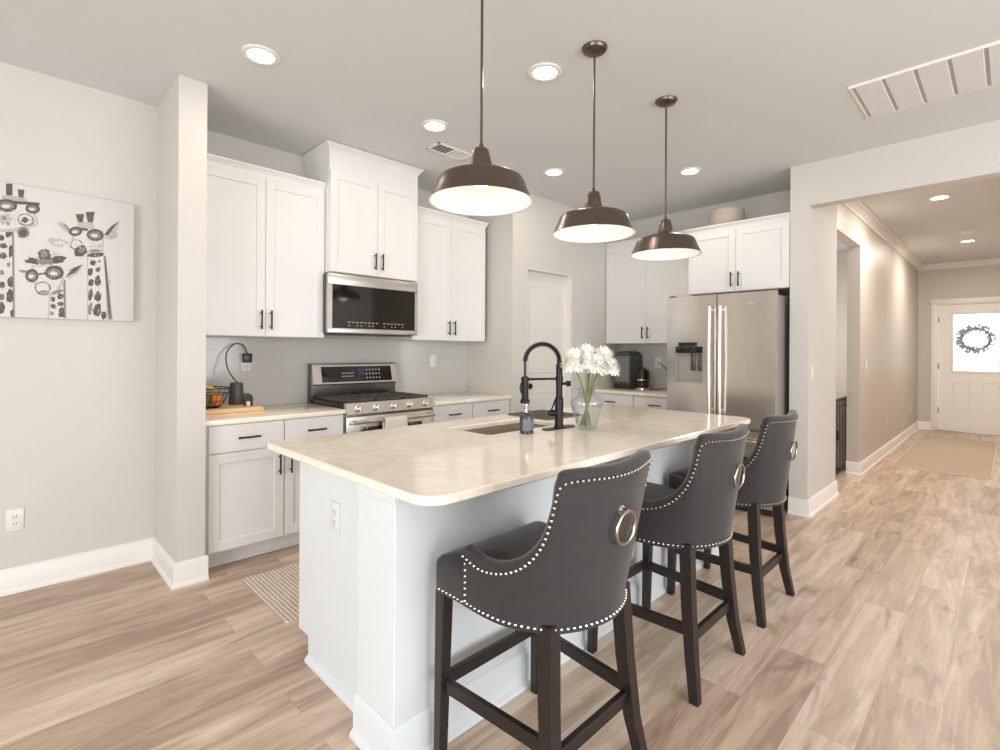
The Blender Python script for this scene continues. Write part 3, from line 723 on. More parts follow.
# ------------------------------------------------------------------ kitchen island
IX0, IX1 = 0.940, 3.405
isl = thing('kitchen_island', 'white painted kitchen island with panelled end and stone top', 'island', ((IX0+IX1)/2, 1.8, 0))
XW = 0.885; YN = 1.362                                   # stool side face of the half wall
# end panel with a toe notch on the working side
ep = MB().prism([(IX0, 1.593, 0), (IX0, 2.108, 0), (IX0, 2.108, 0.105), (IX0, 2.202, 0.105), (IX0, 2.202, 0.874), (IX0, 1.593, 0.874)], (0.02, 0, 0))
obj('end_panel', ep, ISL, isl)
obj('half_wall', MB().box(XW, IX1+0.014, YN, 1.592, 0, 0.874, 0.002, 1), ISL, isl)
obj('end_panel', MB().prism([(IX1-0.02, 1.593, 0), (IX1-0.02, 2.108, 0), (IX1-0.02, 2.108, 0.105), (IX1-0.02, 2.202, 0.105), (IX1-0.02, 2.202, 0.874), (IX1-0.02, 1.593, 0.874)], (0.02, 0, 0)), ISL, isl)
b = MB().box(IX0+0.021, IX1-0.021, 2.182, 2.201, 0.105, 0.70)
b.box(IX0+0.021, 1.75, 2.182, 2.201, 0.70, 0.874).box(2.36, IX1-0.021, 2.182, 2.201, 0.70, 0.874)
b.box(IX0+0.021, IX1-0.021, 2.099, 2.108, 0, 0.104).box(IX0+0.021, IX1-0.021, 1.612, 2.17, 0.105, 0.125)
obj('carcass', b, ISL, isl)
# baseboard round the half wall and shoe along the end panel
bb = MB()
base_run(bb, XW, 1.592, XW, YN, -1, 0, 0, 1, h=0.14); base_run(bb, XW, YN, IX1+0.014, YN, 0, -1, 1, 1, h=0.14); base_run(bb, IX1+0.014, YN, IX1+0.014, 1.592, 1, 0, 1, 0, h=0.14)
obj('baseboard', bb, ISL, isl)
obj('shoe_moulding', MB().prism([(IX0, 1.594, 0), (IX0-0.016, 1.594, 0), (IX0-0.014, 1.594, 0.012), (IX0-0.004, 1.594, 0.022), (IX0, 1.594, 0.024)], (0, 2.110-1.594, 0)), ISL, isl)
obj('apron_trim', MB().box(XW-0.008, XW, YN-0.008, 1.592, 0.845, 0.874, 0.002, 1).box(XW, IX1+0.014, YN-0.008, YN, 0.845, 0.874, 0.002, 1), ISL, isl)
# brackets hidden under the overhang
# stone top with rounded stool side corners and a sink cut-out
TX0, TX1, TY0, TY1, TZ0, TZ1 = 0.860, 3.452, 1.158, 2.375, 0.8745, 0.905
SX0, SX1, SY0, SY1 = 1.745, 2.345, 1.84, 2.165
def rounded(x0, x1, y0, y1, rads, n=8):
    out = []
    for (cx, cy, a0), r in zip(((x1, y1, 0), (x0, y1, 90), (x0, y0, 180), (x1, y0, 270)), rads):
        sx = -1 if cx == x1 else 1; sy = -1 if cy == y1 else 1
        for i in range(n+1):
            a = math.radians(a0+90*i/n); out.append((cx+sx*r+r*math.cos(a), cy+sy*r+r*math.sin(a)))
    return out
ct = MB(); bm = ct.bm
outer = rounded(TX0, TX1, TY0, TY1, (0.012, 0.012, 0.085, 0.085)); inner = rounded(SX0, SX1, SY0, SY1, (0.035,)*4, 6)
def ring(pts, z): 
    vs = [bm.verts.new((x, y, z)) for x, y in pts]; return vs, [bm.edges.new((vs[i], vs[(i+1) % len(vs)])) for i in range(len(vs))]
e = 0.005
def inset(pts, cx, cy, k):
    out = []
    for x, y in pts: out.append((x+(k if x < cx else -k), y+(k if y < cy else -k)))
    return out
levels = [(TZ0, e), (TZ0+e, 0), (TZ1-e, 0), (TZ1, e)]
for pts, s in ((outer, 1), (inner, -1)):
    cx, cy = sum(q[0] for q in pts)/len(pts), sum(q[1] for q in pts)/len(pts)
    rows = []
    for z, k in levels: rows.append(ring(inset(pts, cx, cy, k*s), z))
    for (A, _), (B, _) in zip(rows, rows[1:]):
        for i in range(len(A)): bm.faces.new((A[i], A[(i+1) % len(A)], B[(i+1) % len(A)], B[i]))
    if s == 1: o_lo, o_hi = rows[0][1], rows[-1][1]
    else: i_lo, i_hi = rows[0][1], rows[-1][1]
bmesh.ops.triangle_fill(bm, use_beauty=True, edges=o_lo+i_lo); bmesh.ops.triangle_fill(bm, use_beauty=True, edges=o_hi+i_hi)
tag(obj('island_countertop', ct, QUARTZ, at=((TX0+TX1)/2, (TY0+TY1)/2, TZ0), smooth=30), 'large cream stone island top with rounded corners and a sink cut-out', 'countertop')
# sink
sk = MB()
rows = []
for z, k in ((TZ0-0.001, -0.018), (TZ0-0.001, 0.0), (0.72, -0.004), (0.69, 0.02), (0.685, 0.06)):
    rows.append([(x, y, z) for x, y in inset(inner, (SX0+SX1)/2, (SY0+SY1)/2, k)])
sk.grid(rows, closed_u=True); f = sk.bm.faces.new([sk.bm.verts.new(q) for q in rows[-1]])
bmesh.ops.remove_doubles(sk.bm, verts=sk.bm.verts[:], dist=1e-5)
so = thing('sink', 'undermount stainless sink set into the island top', 'sink', ((SX0+SX1)/2, (SY0+SY1)/2, 0.685))
bo = obj('basin', sk, STEEL_S, so); mo = bo.modifiers.new('thickness', 'SOLIDIFY'); mo.thickness = 0.003; mo.offset = -1
obj('drain', MB().lathe([(0.045, 0.686), (0.045, 0.689), (0.03, 0.6885), (0, 0.687)], ((SX0+SX1)/2, (SY0+SY1)/2+0.06, 0), 24), CHROME, so)
# drying mat
b = MB(); pts = rounded(2.375, 2.74, 1.985, 2.345, (0.03,)*4, 5)
b.prism([(x, y, TZ1+0.0005) for x, y in pts], (0, 0, 0.006))
for i in range(16):
    y = lerp(2.01, 2.32, i/15); b.box(2.395, 2.72, y-0.004, y+0.004, TZ1+0.006, TZ1+0.0095, 0.001, 1)
tag(obj('drying_mat', b, DARKMAT, at=(2.56, 2.165, TZ1)), 'dark grey ribbed drying mat lying behind the faucet', 'mat')
# faucet: stands on its base plate, spout swings out toward +y and -x
fb = Vector((2.184, 1.745, TZ1))
fa = thing('faucet', 'matte black spring-neck kitchen faucet on the island', 'faucet', fb)
sd = Vector((-0.71, 0.705, 0)).normalized()            # direction of the spout
b = MB(); pl = rounded(-0.125, 0.125, -0.03, 0.03, (0.029,)*4, 6)
b.prism([(fb.x+x, fb.y+y, TZ1) for x, y in pl], (0, 0, 0.006)); obj('base_plate', b, BLACK, fa)
b = MB().lathe([(0.027, 0.005), (0.027, 0.012), (0.0235, 0.02), (0.0235, 0.165), (0.018, 0.172), (0.018, 0.35), (0.0135, 0.355), (0.0135, 0.375)], fb, 24)
obj('body', b, BLACK, fa)
R_ = 0.094; arc = []
for i in range(41):
    a = PI*i/40; arc.append(fb+sd*(R_-R_*math.cos(a))+Vector((0, 0, 0.365+R_*math.sin(a)*1.02)))
arc += [fb+sd*(2*R_)+Vector((0, 0, 0.365-0.015*k)) for k in range(1, 7)]
b = MB().tube(arc, 0.0075, 10); obj('hose', b, BLACK, fa)
coil = []; turns = 34; n = turns*10
cum = [0]
for i in range(1, 41): cum.append(cum[-1]+(arc[i]-arc[i-1]).length)
for i in range(n+1):
    s = cum[-1]*i/n; k = max(j for j in range(41) if cum[j] <= s+1e-9); k = min(k, 39); t = (s-cum[k])/(cum[k+1]-cum[k])
    p0 = arc[k].lerp(arc[k+1], t); tg = (arc[k+1]-arc[k]).normalized(); sdn = sd.cross(Vector((0, 0, 1))); nn = tg.cross(sdn)
    a = 2*PI*i/10; coil.append(p0+(sdn*math.cos(a)+nn*math.sin(a))*0.0125)
b = MB().tube(coil, 0.0028, 6); obj('spring', b, BLACK, fa)
hd_ = fb+sd*(2*R_)
b = MB().lathe([(0.012, 0.285), (0.017, 0.28), (0.019, 0.27), (0.019, 0.165), (0.023, 0.155), (0.026, 0.148), (0.026, 0.137), (0.018, 0.135)], hd_, 24)
b.tube([hd_+sd*0.019+Vector((0, 0, 0.25)), hd_+sd*0.026+Vector((0, 0, 0.22)), hd_+sd*0.019+Vector((0, 0, 0.19))], 0.005, 8)
obj('spray_head', b, BLACK, fa)
b = MB().tube([fb+Vector((0, 0, 0.272)), hd_-sd*0.02+Vector((0, 0, 0.268))], 0.0065, 10)
b.lathe([(0.021, 0.258), (0.021, 0.285)], fb, 20); b.lathe([(0.0225, 0.258), (0.0225, 0.278)], hd_, 20)
obj('docking_arm', b, BLACK, fa)
kn_d = -sd
b = MB().tube([fb+kn_d*0.015+Vector((0, 0, 0.245)), fb+kn_d*0.038+Vector((0, 0, 0.245))], 0.008, 10).tube([fb+kn_d*0.038+Vector((0, 0, 0.245)), fb+kn_d*0.062+Vector((0, 0, 0.245))], 0.0155, 14)
obj('diverter_knob', b, BLACK, fa)
hv = Vector((-0.9, 0.43, 0)).normalized()
b = MB().tube([fb+hv*0.02+Vector((0, 0, 0.085)), fb+hv*0.06+Vector((0, 0, 0.085))], 0.017, 14).tube([fb+hv*0.05+Vector((0, 0, 0.09)), fb+hv*0.03+Vector((0, 0, 0.14)), fb+hv*0.02+Vector((0, 0, 0.16))], 0.0045, 8)
obj('handle', b, BLACK, fa)
# soap bottle
sb_ = Vector((1.927, 1.752, TZ1))
so = thing('soap_bottle', 'dark soap bottle with a pale label beside the sink', 'bottle', sb_)
obj('bottle', MB().lathe([(0.033, 0), (0.036, 0.004), (0.036, 0.082), (0.032, 0.094), (0.016, 0.104), (0.014, 0.112)], sb_, 28), mat('smoky_bottle', (62, 60, 62), 0.2, var=0.05), so)
lb = MB(); rows = []
for z in (0.018, 0.075): rows.append([(sb_.x+0.0365*math.cos(a), sb_.y+0.0365*math.sin(a), TZ1+z) for a in [math.radians(185+i*8) for i in range(16)]])
lb.grid(rows); obj('label', lb, LABEL, so)
obj('pump', MB().lathe([(0.017, 0.108), (0.017, 0.124), (0.006, 0.126), (0.006, 0.142), (0.012, 0.143), (0.012, 0.15), (0, 0.151)], sb_, 18).tube([sb_+Vector((0, 0, 0.146)), sb_+Vector((-0.02, 0.03, 0.146)), sb_+Vector((-0.027, 0.04, 0.140))], 0.0045, 8), CHROME, so)
# vase and flowers
vb = Vector((2.27, 1.622, TZ1))
vs_ = thing('vase', 'clear glass vase of water holding white flowers', 'vase', vb)
VS = 1.16
vp = [(0, 0.001), (0.044, 0.001), (0.047, 0.006), (0.056, 0.05), (0.074, 0.115), (0.079, 0.145), (0.07, 0.172), (0.052, 0.19), (0.046, 0.20), (0.05, 0.212), (0.058, 0.222)]
vi = [(0.055, 0.2215), (0.047, 0.211), (0.043, 0.20), (0.049, 0.189), (0.067, 0.171), (0.0755, 0.145), (0.0705, 0.115), (0.0525, 0.05), (0.0435, 0.012), (0, 0.012)]
obj('glass', MB().lathe([(r*VS, z) for r, z in vp+vi], vb, 40, cap=False), VASEG, vs_)
obj('water', MB().lathe([(r*VS, z) for r, z in ((0, 0.0125), (0.043, 0.0125), (0.052, 0.05), (0.07, 0.115), (0.0735, 0.13), (0, 0.1305))], vb, 32, cap=False), WATER, vs_)
blooms = [(-0.08, -0.05, 0.365, 0.076, ''), (0.0, 0.01, 0.385, 0.078, ''), (0.085, 0.0, 0.372, 0.078, ''), (0.04, -0.06, 0.35, 0.066, ''), (-0.01, -0.07, 0.365, 0.06, ''), (0.122, -0.03, 0.335, 0.055, ''), (0.03, 0.07, 0.38, 0.066, '')]
FL_LABEL = ['leftmost white flower of the bunch in the vase, next to the faucet', 'white flower at the top middle of the bunch in the vase', 'large white flower on the right side of the bunch in the vase',
            'white flower hanging low at the front right of the bunch in the vase', 'white flower at the front centre of the bunch in the vase', 'smallest white flower, rightmost and drooping lowest of the bunch in the vase', 'white flower at the back of the bunch, half hidden behind the others']
for i, (dx, dy, h, r, _) in enumerate(blooms):
    # dx runs across the view (along the room's diagonal), dy away from the camera
    ax = Vector((0.711, -0.703, 0)); ay = Vector((0.703, 0.711, 0))
    c = vb+ax*dx+ay*dy+Vector((0, 0, h))
    fl = thing('flower', FL_LABEL[i], 'flower', vb+Vector((0, 0, 0.013)), 'white flowers in the vase')
    foot = vb-ax*dx*0.3-ay*dy*0.3+Vector((0, 0, 0.018)); neck = vb+ax*dx*0.26+ay*dy*0.26+Vector((0, 0, 0.205))
    st = catmull([tuple(foot), tuple(foot.lerp(neck, 0.55)), tuple(neck), tuple(neck.lerp(c, 0.55)), tuple(c-Vector((0, 0, 0.02)))], 16)
    obj('stem', MB().tube(st, 0.0052, 6), STEM, fl)
    b = MB(); rng = random.Random(i*31+5)
    N_ = 300
    for k in range(N_):
        zz = 1-2*(k+0.5)/N_*0.80; ph = k*2.399963
        d = Vector((math.sqrt(max(0, 1-zz*zz))*math.cos(ph), math.sqrt(max(0, 1-zz*zz))*math.sin(ph), zz))
        rr = r*rng.uniform(0.84, 1.08)
        side = d.cross(Vector((0, 0, 1)) if abs(d.z) < 0.95 else Vector((1, 0, 0))).normalized(); nrm = side.cross(d)
        base = c+d*rr*0.35; tip = c+d*rr-Vector((0, 0, 0.12*r))*(1-zz)
        wd = r*0.13; mid = base.lerp(tip, 0.65)+nrm*0.004; curl = tip+nrm*rng.uniform(-0.006, 0.008)
        rows = [[base-side*wd*0.4, base+side*wd*0.4], [mid-side*wd, mid+side*wd], [curl-side*wd*0.35, curl+side*wd*0.35]]
        b.grid(rows)
    obj('bloom', b, PETAL, fl, smooth=80)
    obj('heart', MB().sphere(c, r*0.6, 14, 10), HEART, fl)

# ------------------------------------------------------------------ bar stools
def make_stool(label):
    s = thing('bar_stool', label, 'bar stool', (0, 0, 0), 'charcoal bar stools at the island')
    # legs
    for sx in (-1, 1):
        b = MB().beam((sx*0.232, 0.215, 0.56), (sx*0.235, 0.228, 0.0), 0.044, 0.034, side=(1, 0, 0)); obj('leg', b, DARKWOOD, s)
        b = MB(); P = [((sx*0.180, -0.178, 0.58), 0.046), ((sx*0.192, -0.192, 0.34), 0.044), ((sx*0.204, -0.211, 0.15), 0.040), ((sx*0.228, -0.236, 0.0), 0.034)]
        rows = []
        for (x, y, z), w_ in P: rows.append([(x+a*w_/2, y+c*w_/2, z) for a, c in ((-1, -1), (1, -1), (1, 1), (-1, 1))])
        b.grid(rows, closed_u=True); b.bm.faces.new([b.bm.verts.new(q) for q in rows[-1]]); b.bm.faces.new([b.bm.verts.new(q) for q in rows[0]])
        bmesh.ops.remove_doubles(b.bm, verts=b.bm.verts[:], dist=1e-6); obj('leg', b, DARKWOOD, s)
    for sx in (-1, 1):
        obj('side_stretcher', MB().beam((sx*0.2285, 0.215, 0.25), (sx*0.192, -0.19, 0.245), 0.022, 0.022, 0.042, 0.042, side=(1, 0, 0)), DARKWOOD, s)
    obj('front_stretcher', MB().beam((-0.215, 0.220, 0.262), (0.215, 0.220, 0.262), 0.022, 0.022, 0.042, 0.042, side=(0, 1, 0)), DARKWOOD, s)
    obj('rear_stretcher', MB().beam((-0.185, -0.198, 0.215), (0.185, -0.198, 0.215), 0.022, 0.022, 0.042, 0.042, side=(0, 1, 0)), DARKWOOD, s)
    # seat: box rail with a domed cushion
    b = MB(); rows = []
    hp = [(0.256, 0.095), (0.236, 0.085), (0.230, 0.0), (0.205, -0.08), (0.175, -0.12), (0.12, -0.155), (0.06, -0.172)]
    ft = [(0.256-0.022+0.022*math.cos(a), 0.243-0.022+0.022*math.sin(a)) for a in [PI/2*i/5 for i in range(6)]]
    pl = [(x, y) for x, y in ft]+[(-x, y) for x, y in ft[::-1]]+[(-x, y) for x, y in hp]+[(0, -0.178)]+[(x, y) for x, y in hp[::-1]]
    for z, k in ((0.555, 0.002), (0.557, 0.0), (0.64, 0.0), (0.655, 0.003), (0.666, 0.014), (0.672, 0.035), (0.678, 0.08), (0.682, 0.15)):
        rows.append([(x*(1-k/0.25), 0.02+(y-0.02)*(1-k/0.25), z) for x, y in pl])
    b.grid(rows, closed_u=True); b.bm.faces.new([b.bm.verts.new(q) for q in rows[-1]]); b.bm.faces.new([b.bm.verts.new(q) for q in rows[0]])
    bmesh.ops.remove_doubles(b.bm, verts=b.bm.verts[:], dist=1e-6); obj('seat', b, VELVET, s, smooth=50)
    # wrap-around back
    half = [(-0.254, 0.095, 0.735, 0, 0), (-0.257, 0.015, 0.720, 0, 0), (-0.250, -0.062, 0.733, -0.010, -0.02), (-0.228, -0.122, 0.770, -0.042, -0.05), (-0.206, -0.163, 0.832, -0.060, -0.064),
            (-0.190, -0.184, 0.912, -0.066, -0.066), (-0.177, -0.197, 0.988, -0.066, -0.060), (-0.158, -0.212, 1.016, -0.066, -0.054), (-0.113, -0.237, 1.018, -0.04, -0.050), (-0.057, -0.256, 1.014, -0.02, -0.046), (0, -0.263, 1.012, 0, -0.043)]
    full = half+[(-x, y, z, -lx, ly) for x, y, z, lx, ly in half[-2::-1]]
    C_ = catmull(full, 96)
    def at(i, z, off=0.0):
        """point of the outer skin at path step i and height z, moved in by off"""
        x, y, zt, lx, ly = C_[i]; k = max(0.0, (z-0.60)/0.42)
        a = C_[max(i-1, 0)]; c = C_[min(i+1, 96)]
        tx, ty = c[0]-a[0], c[1]-a[1]; L_ = math.hypot(tx, ty) or 1; nx, ny = -ty/L_, tx/L_      # inward for a path running left, back, right
        return Vector((x+lx*k+nx*off, y+ly*k+ny*off, z))
    T = 0.046; rows = []
    for i in range(97):
        zt = C_[i][2]; row = []
        for t in [j/10 for j in range(11)]: row.append(at(i, lerp(0.555, zt-0.022, t), -0.004*math.sin(PI*t)))
        for a in (30, 60, 90, 120, 150): row.append(at(i, zt-0.022+0.022*math.sin(math.radians(a)), T/2-T/2*math.cos(math.radians(a))))
        for t in [j/6 for j in range(7)]: row.append(at(i, lerp(zt-0.022, 0.60, t), T))
        row.append(at(i, 0.557, T))
        rows.append(row)
    b = MB(); b.grid(rows)
    for rw in (rows[0], rows[-1]): b.bm.faces.new([b.bm.verts.new(q) for q in rw])
    for i in range(96): b.bm.faces.new([b.bm.verts.new(q) for q in (rows[i][0], rows[i+1][0], rows[i+1][-1], rows[i][-1])])
    bmesh.ops.remove_doubles(b.bm, verts=b.bm.verts[:], dist=1e-6); bk = obj('backrest', b, VELVET, s, smooth=55)
    # nailheads: along the lower edge, the arm fronts and the upper edge
    def space(pts, step):
        out = []; carry = 0.0
        for p0, p1 in zip(pts, pts[1:]):
            d = (p1-p0).length; t = carry
            while t < d: out.append(p0.lerp(p1, t/d)); t += step
            carry = t-d
        return out
    top = [at(i, C_[i][2]-0.030, -0.004) for i in range(97)]
    low = [at(i, 0.568, -0.001) for i in range(97)]
    arm = [at(1, lerp(0.575, C_[1][2]-0.035, j/8), -0.004) for j in range(9)]; arm2 = [Vector((-q.x, q.y, q.z)) for q in arm]
    fr = [Vector((-0.257, y, 0.567)) for y in (0.10, 0.221)]+[Vector((-0.23, 0.244, 0.567)), Vector((0.23, 0.244, 0.567))]+[Vector((0.257, y, 0.567)) for y in (0.221, 0.10)]
    nb = MB()
    for q in space(top, 0.0185)+space(low, 0.0185)+space(arm, 0.0185)+space(arm2, 0.0185)+space(fr, 0.0185): nb.sphere(q, 0.0047, 8, 4)
    obj('nailhead_trim', nb, NAIL, bk)
    # ring pull on the back
    y0 = at(48, 0.86).y
    b = MB().tube([(0.047*math.cos(a), y0-0.019-0.004*math.sin(a), 0.832+0.047*math.sin(a)) for a in [2*PI*i/36 for i in range(36)]], 0.0052, 10, closed=True)
    rp = obj('ring_pull', b, RINGM, bk)
    obj('ring_mount', MB().lathe([(0.016, 0.006), (0.016, -0.004), (0.009, -0.012), (0.008, -0.026), (0, -0.028)], (0, y0, 0.879), 16, 'Y'), RINGM, rp)
    return s
ST = make_stool('charcoal velvet bar stool nearest the camera, in front of the island corner')
ST.location = (1.256, 1.07, 0)
dup(ST, (2.102, 1.07, 0), 'charcoal velvet bar stool between the other two at the island')
dup(ST, (2.858, 1.08, 0), 'charcoal velvet bar stool farthest along the island, closest to the hall opening')

# ------------------------------------------------------------------ pendants
def make_pendant(label):
    t = thing('pendant_lamp', label, 'pendant lamp', (0, 0, CEIL), 'bronze pendants above the island')
    z0 = 1.918
    obj('canopy', MB().lathe([(0.064, CEIL), (0.064, CEIL-0.006), (0.056, CEIL-0.018), (0.03, CEIL-0.027), (0, CEIL-0.028)], (0, 0, 0), 32), BRONZE, t)
    obj('rod', MB().tube([(0, 0, CEIL-0.02), (0, 0, z0+0.22)], 0.0055, 10), BRONZE, t)
    obj('socket_cap', MB().lathe([(0.047, z0+0.132), (0.046, z0+0.142), (0.031, z0+0.205), (0.026, z0+0.213), (0.010, z0+0.217), (0.008, z0+0.235), (0, z0+0.236)], (0, 0, 0), 32), BRONZE, t)
    pr = [(0.208, 0.0), (0.204, 0.006), (0.185, 0.048), (0.172, 0.082), (0.166, 0.091), (0.155, 0.097), (0.10, 0.116), (0.055, 0.129), (0.045, 0.136)]
    sh = obj('shade', MB().lathe([(r, z0+z) for r, z in pr], (0, 0, 0), 64, cap=False), BRONZE, t)
    obj('shade_lining', MB().lathe([(0.208, z0+0.0005)]+[(r-0.004, z0+z-0.003) for r, z in pr[1:]]+[(0, z0+0.13)], (0, 0, 0), 64, cap=False), SHADE_IN, t, label='white inside of the shade')
    obj('bulb', MB().sphere((0, 0, z0+0.075), 0.030, 16, 10), BULB, t)
    return t
PT = make_pendant('bronze barn pendant nearest the camera, hanging over the island front'); 
PXS = (1.356, 2.126, 2.88); PYY = 1.485
PT.location = (PXS[0], PYY, CEIL)
dup(PT, (PXS[1], PYY, CEIL), 'bronze barn pendant hanging between the other two over the island')
dup(PT, (PXS[2], PYY, CEIL), 'bronze barn pendant farthest away, hanging before the refrigerator cabinets')
for x in PXS:
    l = bpy.data.lights.new('pendant_glow', 'POINT'); l.energy = PEND_W; l.color = (1, 0.93, 0.85); l.shadow_soft_size = 0.05
    o = bpy.data.objects.new('pendant_glow', l); COL.objects.link(o); o.location = (x, PYY, 1.955)

# ------------------------------------------------------------------ ceiling fittings
def make_can(label, m, group):
    t = thing('ceiling_light', label, 'ceiling light', (0, 0, CEIL), group)
    obj('trim_ring', MB().lathe([(0.092, CEIL), (0.092, CEIL-0.006), (0.084, CEIL-0.010), (0.066, CEIL-0.008), (0.066, CEIL-0.001)], (0, 0, 0), 40, cap=False), TRIM, t)
    obj('lens', MB().lathe([(0.066, CEIL-0.004), (0.05, CEIL-0.007), (0, CEIL-0.009)], (0, 0, 0), 32, cap=False), m, t)
    return t
cans = [(0.956, 2.75, 'recessed ceiling light nearest the wing wall, above the base cabinets'), (2.118, 1.805, 'recessed ceiling light beside the canopy of the middle pendant'), (2.098, 2.766, 'recessed ceiling light beside the small air vent, before the microwave'),
        (3.361, 2.757, 'recessed ceiling light in front of the pantry corner'), (4.147, 1.919, 'recessed ceiling light in front of the refrigerator cabinets')]
CN = make_can(cans[0][2], LED, 'recessed lights of the kitchen ceiling'); CN.location = (cans[0][0], cans[0][1], CEIL)
for x, y, lb_ in cans[1:]: dup(CN, (x, y, CEIL), lb_)
for x, y, _ in cans: area('downlight', (x, y, CEIL-0.02), (0, 0, -1), 0.13, 0.13, DOWN_W, WARM, 'DISK')
HN = make_can('recessed light in the hall ceiling closest to the opening', LEDW, 'recessed lights of the hall ceiling'); HN.location = (6.55, 0.50, CEIL)
dup(HN, (9.35, 0.42, CEIL), 'recessed light deeper in the hall ceiling, before the front door')
for x, y in ((6.55, 0.5), (9.35, 0.42)): area('downlight', (x, y, CEIL-0.02), (0, 0, -1), 0.13, 0.13, HALL_W, (1.0, 0.90, 0.80), 'DISK')
sd_ = thing('smoke_detector', 'round white smoke detector on the hall ceiling', 'smoke detector', (8.5, 0.38, CEIL))
obj('housing', MB().lathe([(0.07, CEIL), (0.07, CEIL-0.02), (0.055, CEIL-0.036), (0, CEIL-0.038)], (8.5, 0.38, 0), 28), PLATE, sd_)
# small supply register
vn = thing('air_vent', 'small white air register in the ceiling by the microwave cabinet', 'vent', (2.45, 3.05, CEIL))
VX0, VX1, VY0, VY1 = 2.28, 2.63, 2.96, 3.12
b = MB().box(VX0, VX1, VY0, VY0+0.02, CEIL-0.008, CEIL, 0.002, 1).box(VX0, VX1, VY1-0.02, VY1, CEIL-0.008, CEIL, 0.002, 1).box(VX0, VX0+0.02, VY0, VY1, CEIL-0.008, CEIL, 0.002, 1).box(VX1-0.02, VX1, VY0, VY1, CEIL-0.008, CEIL, 0.002, 1).box((VX0+VX1)/2-0.008, (VX0+VX1)/2+0.008, VY0+0.02, VY1-0.02, CEIL-0.008, CEIL)
obj('frame', b, TRIM, vn)
obj('duct_shade', MB().box(VX0+0.02, VX1-0.02, VY0+0.02, VY1-0.02, CEIL-0.0015, CEIL-0.0005), mat('duct_shadow_grey', (120, 117, 114), 0.9), vn)  # flat grey sheet, painted as the shade inside the duct
b = MB()
for i in range(9):
    x = lerp(VX0+0.035, VX1-0.035, i/8); s = -1 if x < (VX0+VX1)/2 else 1
    b.prism([(x-s*0.006, VY0+0.02, CEIL-0.002), (x+s*0.008, VY0+0.02, CEIL-0.010), (x+s*0.009, VY0+0.02, CEIL-0.008), (x-s*0.005, VY0+0.02, CEIL-0.001)], (0, VY1-VY0-0.04, 0))
obj('louvre', b, TRIM, vn)
# wide return air grille with six panels
rv = thing('return_grille', 'wide white return air grille in the ceiling near the hall header', 'vent', (3.75, 0.1, CEIL))
GX0, GX1, GY0, GY1 = 3.475, 4.005, -0.466, 0.655
b = MB().box(GX0-0.014, GX0, GY0-0.014, GY1+0.014, CEIL-0.016, CEIL, 0.003, 1).box(GX1, GX1+0.014, GY0-0.014, GY1+0.014, CEIL-0.006, CEIL, 0.002, 1).box(GX0, GX1, GY1, GY1+0.014, CEIL-0.006, CEIL, 0.002, 1).box(GX0, GX1, GY0-0.014, GY0, CEIL-0.006, CEIL, 0.002, 1)
obj('frame', b, TRIM, rv)
obj('backing', MB().box(GX0, GX1, GY0, GY1, CEIL-0.003, CEIL-0.001), mat('grille_gap_grey', (196, 196, 195), 0.9), rv)
GP = 0.138; GM = mat('filter_panel_white', (222, 223, 223), 0.85)
for i in range(8):
    y = GY1-0.016-i*GP
    if y-GP+0.016 < GY0: break
    obj('panel', MB().box(GX0+0.002, GX1-0.004, y-GP+0.016, y, CEIL-0.011, CEIL-0.0032, 0.003, 1), GM, rv)
# ------------------------------------------------------------------ outlets and switches
def plate(name, label, cat, plane, pos, a, z, sgn, kind, m=None):
    m = m or PLATE
    r = thing(name, label, cat, (pos, a, z) if plane == 'x' else (a, pos, z))
    def bx(b, da0, da1, dz0, dz1, d0, d1, bev=0.0):
        q0, q1 = pos+sgn*d0, pos+sgn*d1
        if plane == 'x': b.box(q0, q1, a+da0, a+da1, z+dz0, z+dz1, bev, 2)
        else: b.box(a+da0, a+da1, q0, q1, z+dz0, z+dz1, bev, 2)
    b = MB(); bx(b, -0.036, 0.036, -0.059, 0.059, 0, 0.006, 0.002); obj('plate', b, m, r)
    if kind == 'outlet':
        for dz in (-0.02, 0.02):
            b = MB(); bx(b, -0.016, 0.016, dz-0.014, dz+0.014, 0.004, 0.0075, 0.002); s = obj('socket', b, m, r)
            b = MB(); bx(b, -0.008, -0.005, dz-0.004, dz+0.007, 0.0074, 0.008); bx(b, 0.005, 0.008, dz-0.004, dz+0.007, 0.0074, 0.008); bx(b, -0.002, 0.002, dz-0.010, dz-0.006, 0.0074, 0.008); obj('slot', b, SLOT, s)
    else:
        b = MB(); bx(b, -0.016, 0.016, -0.033, 0.033, 0.004, 0.010, 0.002); obj('rocker', b, PLATE, r)
    return r
plate('outlet', 'white wall outlet low on the wall below the giraffe canvas', 'outlet', 'y', YG, 0.058, 0.392, -1, 'outlet')
plate('outlet', 'white outlet on the end panel of the island', 'outlet', 'x', IX0, 1.862, 0.672, -1, 'outlet', ISL)
plate('light_switch', 'white switch plate on the backsplash right of the range', 'switch', 'y', YK-0.008, 2.99, 1.225, -1, 'switch')
plate('outlet', 'white outlet on the backsplash with a black charger plugged in', 'outlet', 'y', YK-0.008, 1.281, 1.224, -1, 'outlet')
plate('light_switch', 'white switch plate on the short wall beside the hall opening', 'switch', 'y', YH, 4.76, 1.16, -1, 'switch')
plate('light_switch', 'white switch plate on the left hall wall just past the doorway', 'switch', 'y', YH, 6.98, 1.18, -1, 'switch')
plate('outlet', 'white outlet low on the left hall wall, the one nearer the doorway', 'outlet', 'y', YH, 8.35, 0.40, -1, 'outlet')
plate('outlet', 'white outlet low on the left hall wall, the one nearer the front door', 'outlet', 'y', YH, 10.6, 0.42, -1, 'outlet')
plate('outlet', 'white outlet on the tiled backsplash behind the kettle', 'outlet', 'x', XF-0.008, 2.80, 1.20, -1, 'outlet')

